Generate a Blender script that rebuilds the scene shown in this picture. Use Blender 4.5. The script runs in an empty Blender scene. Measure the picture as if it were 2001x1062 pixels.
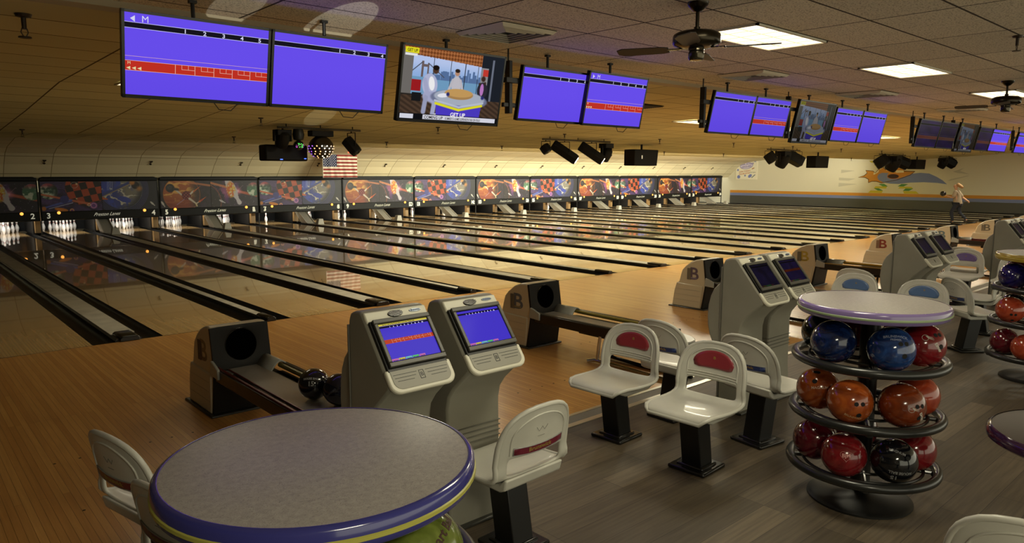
import bpy, bmesh, math, random
import numpy as np
from mathutils import Vector, Matrix
PI = math.pi
random.seed(7)
S = bpy.context.scene
COL = S.collection

# ------------------------------------------------------------------ camera
def make_camera():
    cam = bpy.data.cameras.new('camera')
    o = bpy.data.objects.new('camera', cam)
    COL.objects.link(o)
    yaw, pitch, roll, f = .72670, .13740, .0024, 1401.6
    F = Vector((math.sin(yaw)*math.cos(pitch), math.cos(yaw)*math.cos(pitch), -math.sin(pitch)))
    R = Vector((math.cos(yaw), -math.sin(yaw), 0)); U = R.cross(F)
    R2 = R*math.cos(roll)+U*math.sin(roll); U2 = U*math.cos(roll)-R*math.sin(roll)
    m = Matrix((R2, U2, -F)).transposed().to_4x4()
    m.translation = Vector((-3.874, -9.256, 1.996))
    o.matrix_world = m
    cam.sensor_width = 36; cam.lens = 36*f/2001.0
    cam.clip_start = .05; cam.clip_end = 200
    S.camera = o
make_camera()

# ------------------------------------------------------------------ world, view, room lights
S.view_settings.view_transform = 'Standard'
S.view_settings.look = 'None'
S.view_settings.gamma = 1.0
S.view_settings.exposure = 1.0
S.view_settings.use_curve_mapping = False
try:
    S.cycles.use_denoising = True
    S.cycles.max_bounces = 6
    S.cycles.diffuse_bounces = 3
    S.cycles.glossy_bounces = 3
    S.cycles.sample_clamp_indirect = 4.0
    S.cycles.use_light_tree = True
except Exception:
    pass
W_ = bpy.data.worlds.new('world'); S.world = W_; W_.use_nodes = True
W_.node_tree.nodes['Background'].inputs[0].default_value = (1.0, .95, .72, 1)
W_.node_tree.nodes['Background'].inputs[1].default_value = .7  # ambient fill through the open back, added to brighten the room

def area(name, loc, rot, sx, sy, watts, col=(1, .86, .60), spread=None):
    l = bpy.data.lights.new(name, 'AREA'); l.shape = 'RECTANGLE'; l.size = sx; l.size_y = sy
    l.energy = watts; l.color = col
    if spread: l.spread = spread
    o = bpy.data.objects.new(name, l); COL.objects.link(o); o.location = loc; o.rotation_euler = rot
    return o
def spot(name, loc, target, watts, col, deg, blend=.4, r=.05):
    l = bpy.data.lights.new(name, 'SPOT'); l.energy = watts; l.color = col
    l.spot_size = math.radians(deg); l.spot_blend = blend; l.shadow_soft_size = r
    o = bpy.data.objects.new(name, l); COL.objects.link(o); o.location = loc
    d = Vector(target)-Vector(loc); o.rotation_euler = d.to_track_quat('-Z', 'Y').to_euler()
    return o

WARM = (1, .93, .69)
W = 3.467            # one pair of lanes
YM = 17.17           # plane of the masking units
YH = 18.55           # head pins
ZC = 3.17            # ceiling over the seats
CG = .765            # width of gutters plus ball-return capping
DG = .600            # width of gutters plus division capping
# lit fluorescent fixtures in the seating ceiling (x, y, watts)
SEAT_LAMPS = [(2.06, -5.87, 11), (5.12, -5.93, 3), (8.85, -5.95, 4), (12.6, -5.95, 20), (17, -5.95, 30), (22, -5.95, 30)]
BACK_FILLS = [(-.35, -7.5, 17), (-3.6, -10.8, 42)]  # unseen fill lamps without fixtures, added to brighten the foreground
LANE_LAMPS = [(-.95, .35, 5.5), (3.2, .1, 46), (9.35, -.35, 62), (13.3, -.35, 66), (18.9, -.35, 70), (23.5, -.35, 55), (29, -.35, 36), (34.5, -.35, 26)]
for i, (x, y, w) in enumerate(SEAT_LAMPS+BACK_FILLS):
    area('ceiling_or_fill_lamp', (x, y, ZC-.035), (0, 0, 0), 1.14, .52, w, WARM)
# daylight thrown up onto the ceiling through the entrance behind the seats
for t_, dg, w in (((-1.80, -3.95, 3.17), 2.0, 900), ((-.95, -3.85, 3.17), 2.6, 1300), ((1.9, 2.0, 2.9), 1.6, 2600)):
    spot('reflected_daylight', (-3.4, -13.2, .9), t_, w, (1, .98, .88), dg, .08, .004)
for i, (x, y, w) in enumerate(LANE_LAMPS):
    area('ceiling_or_fill_lamp', (x, y, 3.02), (0, 0, 0), 1.14, .52, w, WARM)

# ------------------------------------------------------------------ colour and material helpers
def lin(c):
    if isinstance(c, str):
        c = [int(c[i:i+2], 16)/255 for i in (0, 2, 4)]
    return tuple((x/12.92 if x <= .04045 else ((x+.055)/1.055)**2.4) for x in c)
MATS = {}
def mat(name, c, rough=.5, metal=0.0, emit=0.0, coat=0.0, spec=None, bump=0.0, bscale=60, var=0.0, vscale=8):
    if name in MATS: return MATS[name]
    m = bpy.data.materials.new(name); m.use_nodes = True
    N = m.node_tree.nodes; L = m.node_tree.links; b = N['Principled BSDF']
    c3 = lin(c)
    b.inputs['Base Color'].default_value = (*c3, 1)
    b.inputs['Roughness'].default_value = rough
    b.inputs['Metallic'].default_value = metal
    if coat: b.inputs['Coat Weight'].default_value = coat; b.inputs['Coat Roughness'].default_value = .08
    if spec is not None: b.inputs['Specular IOR Level'].default_value = spec
    if emit:
        b.inputs['Emission Color'].default_value = (*c3, 1); b.inputs['Emission Strength'].default_value = emit
        if name.startswith('score'): b.inputs['Base Color'].default_value = (.005, .005, .005, 1)
    if bump or var:
        tc = N.new('ShaderNodeTexCoord')
        if var:
            n = N.new('ShaderNodeTexNoise'); n.inputs['Scale'].default_value = vscale; n.inputs['Detail'].default_value = 6
            L.new(tc.outputs['Object'], n.inputs['Vector'])
            r = N.new('ShaderNodeValToRGB'); r.color_ramp.elements[0].position = .3; r.color_ramp.elements[1].position = .7
            r.color_ramp.elements[0].color = (*[x*(1-var) for x in c3], 1); r.color_ramp.elements[1].color = (*[min(1, x*(1+var)) for x in c3], 1)
            L.new(n.outputs['Fac'], r.inputs[0]); L.new(r.outputs[0], b.inputs['Base Color'])
        if bump:
            n2 = N.new('ShaderNodeTexNoise'); n2.inputs['Scale'].default_value = bscale; n2.inputs['Detail'].default_value = 4
            L.new(tc.outputs['Object'], n2.inputs['Vector'])
            bm_ = N.new('ShaderNodeBump'); bm_.inputs['Strength'].default_value = bump; bm_.inputs['Distance'].default_value = .01
            L.new(n2.outputs['Fac'], bm_.inputs['Height']); L.new(bm_.outputs[0], b.inputs['Normal'])
    MATS[name] = m
    return m
def node(m, t, **kw):
    n = m.node_tree.nodes.new(t)
    for k, v in kw.items():
        if k.startswith('_'): n.inputs[k[1:].replace('_', ' ')].default_value = v
        else: setattr(n, k, v)
    return n
def wood(name, c1, c2, cm, row=.042, length=2.4, rough=.3, coat=.5, grain=.25, rot=0.0, coatrough=.1, mort=.0012, gscale=1.0, off=(0, 0, 0)):
    m = mat(name, c1, rough, coat=coat); N = m.node_tree.nodes; L = m.node_tree.links; b = N['Principled BSDF']
    b.inputs['Coat Roughness'].default_value = coatrough
    tc = node(m, 'ShaderNodeTexCoord'); mp = node(m, 'ShaderNodeMapping'); mp.inputs['Rotation'].default_value = (0, 0, rot); mp.inputs['Location'].default_value = off
    L.new(tc.outputs['Object'], mp.inputs[0])
    br = node(m, 'ShaderNodeTexBrick', _Color1=(*lin(c1), 1), _Color2=(*lin(c2), 1), _Mortar=(*lin(cm), 1), _Scale=1.0)
    br.inputs['Mortar Size'].default_value = mort; br.inputs['Brick Width'].default_value = length; br.inputs['Row Height'].default_value = row
    br.inputs['Bias'].default_value = -.1; br.offset = .37; br.offset_frequency = 3
    L.new(mp.outputs[0], br.inputs['Vector'])
    mp2 = node(m, 'ShaderNodeMapping'); mp2.inputs['Scale'].default_value = (1.3*gscale, 26*gscale, 10)
    L.new(mp.outputs[0], mp2.inputs[0])
    ns = node(m, 'ShaderNodeTexNoise', _Scale=2.0, _Detail=8.0, _Roughness=.6); L.new(mp2.outputs[0], ns.inputs['Vector'])
    rp = node(m, 'ShaderNodeValToRGB'); rp.color_ramp.elements[0].position = .25; rp.color_ramp.elements[1].position = .75
    g = 1-grain; rp.color_ramp.elements[0].color = (g, g*.97, g*.93, 1); rp.color_ramp.elements[1].color = (1, 1, 1, 1)
    L.new(ns.outputs['Fac'], rp.inputs[0])
    mx = node(m, 'ShaderNodeMix', data_type='RGBA', blend_type='MULTIPLY'); mx.inputs[0].default_value = 1
    L.new(br.outputs[0], mx.inputs[6]); L.new(rp.outputs[0], mx.inputs[7]); L.new(mx.outputs[2], b.inputs['Base Color'])
    return m
def tile_ceiling(name, c, ox, oy, speck=True, line='3a2f1c'):
    m = mat(name, c, .9); N = m.node_tree.nodes; L = m.node_tree.links; b = N['Principled BSDF']
    tc = node(m, 'ShaderNodeTexCoord'); mp = node(m, 'ShaderNodeMapping'); mp.inputs['Location'].default_value = (-ox, -oy, 0)
    L.new(tc.outputs['Object'], mp.inputs[0])
    c1 = lin(c); c2 = [x*.86 for x in c1]
    br = node(m, 'ShaderNodeTexBrick', _Color1=(*c1, 1), _Color2=(*c2, 1), _Mortar=(*lin(line), 1), _Scale=1.0)
    br.inputs['Mortar Size'].default_value = .010; br.inputs['Brick Width'].default_value = 1.22; br.inputs['Row Height'].default_value = .61; br.offset = 0; br.inputs['Mortar Smooth'].default_value = .1
    L.new(mp.outputs[0], br.inputs['Vector'])
    if speck:
        v = node(m, 'ShaderNodeTexNoise', _Scale=75.0, _Detail=2.0); L.new(tc.outputs['Object'], v.inputs['Vector'])
        rp = node(m, 'ShaderNodeValToRGB'); rp.color_ramp.elements[0].position = .36; rp.color_ramp.elements[1].position = .46
        rp.color_ramp.elements[0].color = (.45, .42, .38, 1); rp.color_ramp.elements[1].color = (1, 1, 1, 1)
        L.new(v.outputs['Fac'], rp.inputs[0])
        mx = node(m, 'ShaderNodeMix', data_type='RGBA', blend_type='MULTIPLY'); mx.inputs[0].default_value = 1
        L.new(br.outputs[0], mx.inputs[6]); L.new(rp.outputs[0], mx.inputs[7]); L.new(mx.outputs[2], b.inputs['Base Color'])
    else:
        L.new(br.outputs[0], b.inputs['Base Color'])
    return m
def swirl(name, c1, c2, rough=.12, sc=6.0):
    m = mat(name, c1, rough, coat=.6); N = m.node_tree.nodes; L = m.node_tree.links; b = N['Principled BSDF']
    tc = node(m, 'ShaderNodeTexCoord')
    n = node(m, 'ShaderNodeTexNoise', _Scale=sc, _Detail=6.0, _Distortion=2.2); L.new(tc.outputs['Object'], n.inputs['Vector'])
    r = node(m, 'ShaderNodeValToRGB'); r.color_ramp.elements[0].position = .32; r.color_ramp.elements[1].position = .68
    r.color_ramp.elements[0].color = (*lin(c1), 1); r.color_ramp.elements[1].color = (*lin(c2), 1)
    L.new(n.outputs['Fac'], r.inputs[0]); L.new(r.outputs[0], b.inputs['Base Color'])
    return m
def attr_mat(name, emit=0.0, rough=.5, coat=0.0):
    m = mat(name, '808080', rough, coat=coat); b = m.node_tree.nodes['Principled BSDF']
    a = node(m, 'ShaderNodeAttribute', attribute_name='paint')
    m.node_tree.links.new(a.outputs['Color'], b.inputs['Base Color'])
    if emit:
        b.inputs['Specular IOR Level'].default_value = .05 if emit < .3 else .01; b.inputs['Coat Weight'].default_value = 0
        b.inputs['Base Color'].default_value = (0, 0, 0, 1)
        for l in list(m.node_tree.links):
            if l.to_socket == b.inputs['Base Color']: m.node_tree.links.remove(l)
        m.node_tree.links.new(a.outputs['Color'], b.inputs['Emission Color']); b.inputs['Emission Strength'].default_value = emit
    return m

# ------------------------------------------------------------------ mesh helpers
class MB:
    def __init__(s): s.v = []; s.f = []; s.M = Matrix()
    def add(s, vs, fs):
        n = len(s.v); s.v += [tuple(s.M @ Vector(p)) for p in vs]; s.f += [tuple(i+n for i in f) for f in fs]; return s
    def box(s, x0, x1, y0, y1, z0, z1):
        return s.add([(x0, y0, z0), (x1, y0, z0), (x1, y1, z0), (x0, y1, z0), (x0, y0, z1), (x1, y0, z1), (x1, y1, z1), (x0, y1, z1)],
                     [(0, 3, 2, 1), (4, 5, 6, 7), (0, 1, 5, 4), (1, 2, 6, 5), (2, 3, 7, 6), (3, 0, 4, 7)])
    def prism(s, pts, a0, a1, axis='x'):
        n = len(pts)
        def P(p, a): return (a, p[0], p[1]) if axis == 'x' else ((p[0], a, p[1]) if axis == 'y' else (p[0], p[1], a))
        vs = [P(p, a0) for p in pts]+[P(p, a1) for p in pts]
        return s.add(vs, [tuple(range(n))[::-1], tuple(range(n, 2*n))]+[(i, (i+1) % n, n+(i+1) % n, n+i) for i in range(n)])
    def tube(s, pts, r, n=8, closed=False, caps=True):
        pts = [Vector(p) for p in pts]; m = len(pts); rings = []; ref = None
        for i, p in enumerate(pts):
            a = pts[(i-1) % m] if (closed or i > 0) else p; b = pts[(i+1) % m] if (closed or i < m-1) else p
            t = (b-a).normalized()
            if ref is None: ref = t.orthogonal().normalized()
            ref = (ref-t*ref.dot(t)).normalized(); q = t.cross(ref)
            rr = r[i] if isinstance(r, (list, tuple)) else r
            rings.append([p+(ref*math.cos(2*PI*k/n)+q*math.sin(2*PI*k/n))*rr for k in range(n)])
        vs = [tuple(x) for g in rings for x in g]; fs = []
        for i in range(m if closed else m-1):
            j = (i+1) % m
            for k in range(n): fs.append((i*n+k, i*n+(k+1) % n, j*n+(k+1) % n, j*n+k))
        if caps and not closed: fs += [tuple(range(n))[::-1], tuple(range((m-1)*n, m*n))]
        return s.add(vs, fs)
    def lathe(s, prof, n=24, c=(0, 0, 0), caps=True):
        vs = []; fs = []; m = len(prof)
        for r, z in prof:
            for k in range(n): vs.append((c[0]+r*math.cos(2*PI*k/n), c[1]+r*math.sin(2*PI*k/n), c[2]+z))
        for i in range(m-1):
            for k in range(n): fs.append((i*n+k, i*n+(k+1) % n, (i+1)*n+(k+1) % n, (i+1)*n+k))
        if caps: fs += [tuple(range(n))[::-1], tuple(range((m-1)*n, m*n))]
        return s.add(vs, fs)
    def build(s, name, m, parent=None, smooth=40, bevel=0.0, sub=0, solid=0.0, off=0.0):
        me = bpy.data.meshes.new(name); me.from_pydata(s.v, [], s.f); me.validate()
        b = bmesh.new(); b.from_mesh(me); bmesh.ops.recalc_face_normals(b, faces=b.faces); b.to_mesh(me); b.free()
        if m: me.materials.append(m)
        if smooth:
            me.polygons.foreach_set('use_smooth', [True]*len(me.polygons)); me.set_sharp_from_angle(angle=math.radians(smooth))
        o = bpy.data.objects.new(name, me); COL.objects.link(o)
        if parent: o.parent = parent
        if solid:
            d = o.modifiers.new('solid', 'SOLIDIFY'); d.thickness = solid; d.offset = off
        if bevel:
            d = o.modifiers.new('bevel', 'BEVEL'); d.width = bevel; d.segments = 2; d.limit_method = 'ANGLE'
        if sub:
            d = o.modifiers.new('sub', 'SUBSURF'); d.levels = sub; d.render_levels = sub
        return o
def box(name, m, parent, *a, **k): return MB().box(*a).build(name, m, parent, **k)
def tag(o, label=None, cat=None, group=None, kind=None):
    if label: o['label'] = label
    if cat: o['category'] = cat
    if group: o['group'] = group
    if kind: o['kind'] = kind
    return o
def empty(name, loc=(0, 0, 0), rz=0.0, label=None, cat=None, group=None):
    o = bpy.data.objects.new(name, None); o.empty_display_size = .1; COL.objects.link(o)
    o.location = loc; o.rotation_euler = (0, 0, rz)
    return tag(o, label, cat, group)
def struct(o): o['kind'] = 'structure'; return o
KIDS = {}
def copy_tree(o, parent=None):
    c = o.copy(); COL.objects.link(c)
    if parent: c.parent = parent
    for ch in list(o.children): copy_tree(ch, c)
    return c
TXT = {}
def text_mesh(s_, bold=False):
    k = s_
    if k not in TXT:
        cu = bpy.data.curves.new('txt', 'FONT'); cu.body = s_; cu.align_x = 'CENTER'; cu.align_y = 'CENTER'; cu.extrude = .01; cu.resolution_u = 3
        if bold: cu.offset = .02
        o = bpy.data.objects.new('txt', cu); COL.objects.link(o)
        dg = bpy.context.evaluated_depsgraph_get(); dg.update()
        me = bpy.data.meshes.new_from_object(o.evaluated_get(dg))
        bpy.data.objects.remove(o); bpy.data.curves.remove(cu)
        TXT[k] = ([v.co.copy() for v in me.vertices], [tuple(p.vertices) for p in me.polygons]); bpy.data.meshes.remove(me)
    return TXT[k]
def text(mb, s_, M, size=1.0, shear=0.0, bold=False, sx=1.0, arc=0.0, thick=.15):
    """adds letters to a mesh; letters lie in the XY plane of M"""
    vs, fs = text_mesh(s_, bold)
    mb.add([tuple(M @ Vector((v.x*size*sx+v.y*size*shear, v.y*size, v.z*size*thick))) for v in vs], fs)
def frame(o, x, y):
    """matrix with origin o, x and y axes"""
    x = Vector(x).normalized(); y = Vector(y).normalized(); z = x.cross(y)
    m = Matrix((x, y, z)).transposed().to_4x4(); m.translation = Vector(o); return m
def paint_grid(name, nx, ny, fn, w, h, M, m, parent):
    """flat panel of nx by ny points coloured by fn(u, v) (arrays 0..1, v up), printed colour per point"""
    u, v = np.meshgrid(np.linspace(0, 1, nx), np.linspace(0, 1, ny)); rgb = fn(u, v)
    vs = [tuple(M @ Vector(((a-.5)*w, (b-.5)*h, 0))) for a, b in zip(u.ravel(), v.ravel())]
    fs = [(j*nx+i, j*nx+i+1, (j+1)*nx+i+1, (j+1)*nx+i) for j in range(ny-1) for i in range(nx-1)]
    me = bpy.data.meshes.new(name); me.from_pydata(vs, [], fs); me.materials.append(m)
    a = me.color_attributes.new('paint', 'FLOAT_COLOR', 'POINT')
    c = np.clip(rgb.reshape(-1, 3), 0, 1); c = np.where(c <= .04045, c/12.92, ((c+.055)/1.055)**2.4)
    a.data.foreach_set('color', np.hstack([c, np.ones((len(c), 1))]).astype('f').ravel())
    o = bpy.data.objects.new(name, me); COL.objects.link(o)
    if parent: o.parent = parent
    return o

# ------------------------------------------------------------------ the setting
M_APP = wood('approach maple', 'cf9a55', 'b98142', '6a451c', row=.042, length=2.6, rough=.30, coat=.35, grain=.28, rot=PI/2, coatrough=.16)
M_LANE = wood('lane boards', 'd8b47a', 'c6a066', '75552c', row=.030, length=3.2, rough=.25, coat=1.0, grain=.05, rot=PI/2, coatrough=.025)
M_VINYL = wood('grey oak vinyl', '756752', '4a4031', '2a241c', row=.18, length=1.22, rough=.55, coat=0, grain=.55, mort=.0016, gscale=.8)
M_CEIL = tile_ceiling('white ceiling tile', 'e6ddc6', .81, -6.17)
M_CEIL2 = tile_ceiling('cream ceiling panel', 'd8cf9c', .36, -.4, speck=False, line='4a3818')
M_COVE = tile_ceiling('cove panel', 'ddd2ae', .36, 0, speck=False, line='8a7c58')
M_WALL = mat('cream wall', 'e2dcc4', .8)
M_BLACK = mat('black plastic', '0b0b0b', .45)
M_BLKG = mat('black gloss', '090908', .22)
M_GUT = mat('gutter black', '0d0d0e', .35)
M_METAL = mat('brushed metal', '9c9a94', .35, 1.0)
M_CHROME = mat('chrome', 'c8c8c8', .12, 1.0)
XL, XR = -5.2, 39.05

o = struct(MB().box(XL, XR, -14, -5.50, -.1, 0).build('floor', M_VINYL, smooth=0))
def approach():
    f = MB(); f.box(XL, XR, -5.29, 0, -.1, .004)
    struct(f.build('floor_approach', M_APP, smooth=0))
    struct(box('trim_1', mat('aluminium', 'd3cfc0', .35, .9), None, XL, XR, -5.50, -5.445, -.1, .006, smooth=0))
    struct(box('trim_2', mat('grey threshold', '6f6a5e', .6), None, XL, XR, -5.445, -5.325, -.1, .004, smooth=0))
    struct(box('trim_3', mat('aluminium', 'd3cfc0', .35, .9), None, XL, XR, -5.325, -5.29, -.1, .007, smooth=0))
    struct(box('trim_4', mat('foul line black', '2a1c10', .4), None, XL, XR, -.012, 0, .0042, .0052, smooth=0))
    d = MB()
    for n in range(-1, 11):
        for c in (n*W+DG/2+.525, (n+1)*W-DG/2-.525):
            for y in (-3.66, -4.57):
                for k in range(-3, 4): d.lathe([(.009, .0042), (.009, .0052)], 8, (c+k*.152, y, 0))
    struct(d.build('trim_5', M_BLACK, smooth=0))
    struct(box('floor_machine', mat('concrete', '3a352c', .9), None, XL, XR, 0, 20.4, -.3, -.12, smooth=0))
approach()
# end strips of floor beyond the first and the last lane
struct(box('floor_edge', M_GUT, None, XL, -W-DG/2-.24, 0, 20.4, -.12, .01, smooth=0))
struct(box('floor_edge', M_GUT, None, 11*W+DG/2+.24, XR, 0, 20.4, -.12, .01, smooth=0))

def ceiling():
    T = .12
    def sheet(name, prof, m):
        n = len(prof); pts = prof+[(y, z+T) for y, z in prof[::-1]]
        return struct(MB().prism(pts, XL, XR).build(name, m, smooth=0))
    sheet('ceiling', [(-14, ZC), (-3.55, ZC)], M_CEIL)
    sheet('ceiling_step', [(-3.55, ZC), (-3.52, 3.13), (-3.42, 3.115)], mat('ceiling step plaster', 'b5a98c', .8))
    sheet('ceiling_lanes', [(-3.42, 3.115), (.9, 3.05), (3.5, 2.87), (6.5, 2.70)], M_CEIL2)
    sheet('ceiling_recess', [(6.5, 2.70), (6.62, 2.90), (14.2, 2.89)], M_CEIL2)
    sheet('ceiling_cove', [(14.2, 2.89), (15.8, 2.69), (16.36, 2.52), (16.8, 2.20), (17.12, 1.88), (17.32, 1.70)], M_COVE)
    struct(box('wall_front', M_WALL, None, XL, XR, 19.9, 20.0, -.12, 3.0, smooth=0))
    struct(box('wall_left', mat('dark wall', '4a4030', .8), None, XL-.1, XL, -14, 20, -.1, 3.4, smooth=0))
    struct(box('wall_right', M_WALL, None, XR, XR+.1, -14, 20, -.1, 3.4, smooth=0))
    struct(box('trim_6', mat('orange paint', 'd08f33', .6), None, XR-.012, XR, -14, 17.1, .70, .87, smooth=0))
    struct(box('trim_7', mat('blue paint', '7c88b4', .6), None, XR-.012, XR, -14, 17.1, .53, .70, smooth=0))
    struct(box('trim_8', mat('grey paint', '55544e', .6), None, XR-.012, XR, -14, 17.1, 0, .53, smooth=0))
ceiling()

# unseen area lights without fixtures, added above the lanes, behind the drop at y = 6.5, shining on the cove and the masking units
for i, x in enumerate([4.6, 8.2, 12.2, 16, 20, 24, 28, 32, 36]):
    area('cove_fill', (x, 6.95, 2.80), (math.radians(82), 0, 0), 3.0, .12, [0, 15, 98, 175, 190, 185, 170, 130, 85][i], (1, .97, .76), math.radians(125))

def arc(c, r, a0, a1, n): return [(c[0]+r*math.cos(a0+(a1-a0)*i/n), c[1]+r*math.sin(a0+(a1-a0)*i/n)) for i in range(n+1)]
# ------------------------------------------------------------------ lanes
M_CAP = mat('capping grey', 'bab5a6', .4, bump=.1, bscale=30, var=.2, vscale=4)
M_CAPD = mat('capping dark', '15130f', .3)
def lanes():
    r = .1175
    def gutter_mb(x0, L=19.5, y0=0.0):
        c = x0+r; pts = [(x0, 0)]+[(c-r*math.cos(a), -.095*math.sin(a)) for a in np.linspace(0.05, PI-.05, 9)]+[(x0+2*r, 0)]
        pts += [(x0+2*r, -.115), (x0, -.115)]
        return MB().prism([(x-0, z) for x, z in pts], y0, L, 'y')
    bed0 = None
    for n in range(-1, 11):
        for s in (0, 1):
            num = 2*n+3+s
            x0 = n*W+DG/2 if s == 0 else n*W+W/2+CG/2
            wl = W/2-DG/2-CG/2
            if bed0 is None:
                root = empty('bowling_lane', (x0, 0, 0))
                box('lane_bed', M_LANE, root, 0, wl, 0, 19.5, -.11, 0, smooth=0)
                gutter_mb(-2*r).build('gutter', M_GUT, root); gutter_mb(wl).build('gutter', M_GUT, root)
                bed0 = root
            else:
                root = copy_tree(bed0); root.location = (x0, 0, 0)
            tag(root, 'polished wooden bowling lane running to the sign numbered %d' % num, 'bowling lane', 'bowling lanes')
    # cappings between the gutters
    w1 = (CG-4*r)/2; w2 = (DG-4*r)/2
    def capping(x, w, wide):
        root = empty('ball_return_capping' if wide else 'division_capping', (x, 0, 0))
        MB().prism([(-w, -.11), (-w, .012), (-w+.02, .035), (w-.02, .035), (w, .012), (w, -.11)], .02, 17.1, 'y').build('base', M_CAPD, root)
        k = w-.016 if wide else w-.012
        MB().prism([(-k, .035), (-k, .042), (k, .042), (k, .035)], .30, 16.2, 'y').build('top_strip', M_CAP, root)
        e = .11 if wide else w
        MB().prism([(-e, .0), (-e, .045), (-e+.03, .068), (e-.03, .068), (e, .045), (e, 0)], -.04, .34, 'y').build('end_cap', M_BLKG, root, bevel=.012)
        return root
    a0 = capping(0, w1, True); b0 = capping(0, w2, False)
    for n in range(-1, 11):
        a = a0 if n == -1 else copy_tree(a0); a.location = (n*W+W/2, 0, 0)
        tag(a, 'wide grey capping strip with black end between lanes %d and %d' % (2*n+3, 2*n+4), 'capping', 'cappings between the lanes')
    for n in range(0, 11):
        a = b0 if n == 0 else copy_tree(b0); a.location = (n*W, 0, 0)
        tag(a, 'narrow dark capping strip between lane %d and lane %d' % (2*n+2, 2*n+3), 'capping', 'cappings between the lanes')
lanes()

# ------------------------------------------------------------------ pins
def pins():
    prof = [(.0, 0), (.026, 0), (.029, .006), (.036, .03), (.046, .06), (.056, .095), (.0605, .115), (.0595, .14), (.053, .175), (.042, .21), (.031, .235), (.0245, .258), (.023, .275), (.0245, .295), (.029, .32), (.0322, .342), (.0315, .357), (.026, .371), (.015, .379), (.0, .381)]
    white = mat('pin white', 'f2f0ea', .25, coat=.4); red = mat('pin red', 'b02a24', .35)
    p0 = MB().lathe(prof, 16, caps=False).build('bowling_pin', white, smooth=60)
    st = MB(); st.lathe([(.0262, .250), (.0249, .257)], 16, caps=False); st.lathe([(.0237, .268), (.0239, .276), (.0246, .284)], 16, caps=False)
    MB.build(st, 'neck_stripe', red, p0)
    d = .3048*math.sqrt(3)/2
    names = [('head pin', 0, 0), ('left pin of the second row', -1, 1), ('right pin of the second row', 1, 1), ('left pin of the third row', -2, 2), ('middle pin of the third row', 0, 2), ('right pin of the third row', 2, 2),
             ('far left pin of the back row', -3, 3), ('inner left pin of the back row', -1, 3), ('inner right pin of the back row', 1, 3), ('far right pin of the back row', 3, 3)]
    first = True
    for num in list(range(2, 13))+[16, 19, 20, 22]:
        n, s = (num-3)//2, (num-3) % 2
        x0 = n*W+DG/2 if s == 0 else n*W+W/2+CG/2
        xc = x0+(W/2-DG/2-CG/2)/2
        use = names
        if num == 7: use = [names[i] for i in (3, 6)]+[names[0]]
        for nm, i, j in use:
            p = p0 if first else copy_tree(p0); first = False
            p.location = (xc+i*.1524, YH+j*d, 0)
            tag(p, 'white bowling pin on lane %d, %s of the rack' % (num, nm.replace(' of the', ' in the')), 'bowling pin', 'pins standing at the end of the lanes')
pins()

# ------------------------------------------------------------------ pits behind the pins, chutes, boxes
M_TAN = mat('kickback panel', '8d6f44', .5, bump=.05)
def pits():
    def one():
        root = empty('pinsetter_pit', (0, 0, 0))
        box('pit_curtain', mat('pit black', '060606', .9), root, .08, W-.08, 19.55, 19.6, .003, 1.3, smooth=0)
        for x in (0.0, W/2):
            box('kickback', M_TAN, root, x-.085, x+.085, 17.75, 19.5, .046, .85, bevel=.01)
            box('kickback_lining', mat('pit lining', '14120f', .6), root, x-.125, x-.086, 17.9, 19.5, .003, .85, smooth=0)
            box('kickback_lining', mat('pit lining', '14120f', .6), root, x+.086, x+.125, 17.9, 19.5, .003, .85, smooth=0)
        m = MB()
        for x in (W/4, 3*W/4): m.box(x-.6, x+.6, 18.0, 19.4, .78, .84)
        m.build('pinsetter_cover', mat('machine dark', '1a1917', .6), root, smooth=0)
        return root
    p0 = one()
    for n in range(-1, 11):
        p = p0 if n == -1 else copy_tree(p0); p.location = (n*W, 0, 0)
        tag(p, 'dark pin pit with tan side panels at the end of lanes %d and %d' % (2*n+3, 2*n+4), 'pinsetter', 'pin pits under the masking units')
        for x in (W/4, 3*W/4):
            k = 8 if n < 5 else 7
            area('pin_lamp', (n*W+x, 17.75, .72), (math.radians(38), 0, 0), .95, .06, k, (1, .97, .92))
    # ball-lift chute and small box on every wide capping
    M_CH = mat('chute grey', 'a09d94', .35, .2)
    c0 = empty('ball_lift_chute')
    MB().prism([(16.5, .036), (16.62, .036), (17.62, .52), (17.62, .60), (17.5, .60)], -.15, .15).build('chute', M_CH, c0, bevel=.01)
    for s in (-1, 1):
        MB().prism([(16.55, .037), (16.95, .037), (17.6, .5), (17.6, .62), (17.48, .62), (16.5, .07)], s*.16-.012, s*.16+.012).build('side_rail', mat('chute rail', 'c4c1b6', .3, .3), c0)
    b0 = MB().prism([(-.13, .043), (-.085, .25), (.085, .25), (.13, .043)], -.10, .10, 'y').build('capping_box', mat('box grey', 'aaa69a', .5), bevel=.012)
    for n in range(-1, 11):
        c = c0 if n == -1 else copy_tree(c0); c.location = (n*W+W/2, 0, 0)
        tag(c, 'grey sloping ball chute coming out between lanes %d and %d' % (2*n+3, 2*n+4), 'ball chute', 'ball chutes under the masking units')
        if n > -1:
            b = b0 if n == 0 else copy_tree(b0); b.location = (n*W+W/2, 15.75, 0)
            tag(b, 'small grey tapered box on the capping between lanes %d and %d' % (2*n+3, 2*n+4), 'box', 'boxes on the lane cappings')
pits()

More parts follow.
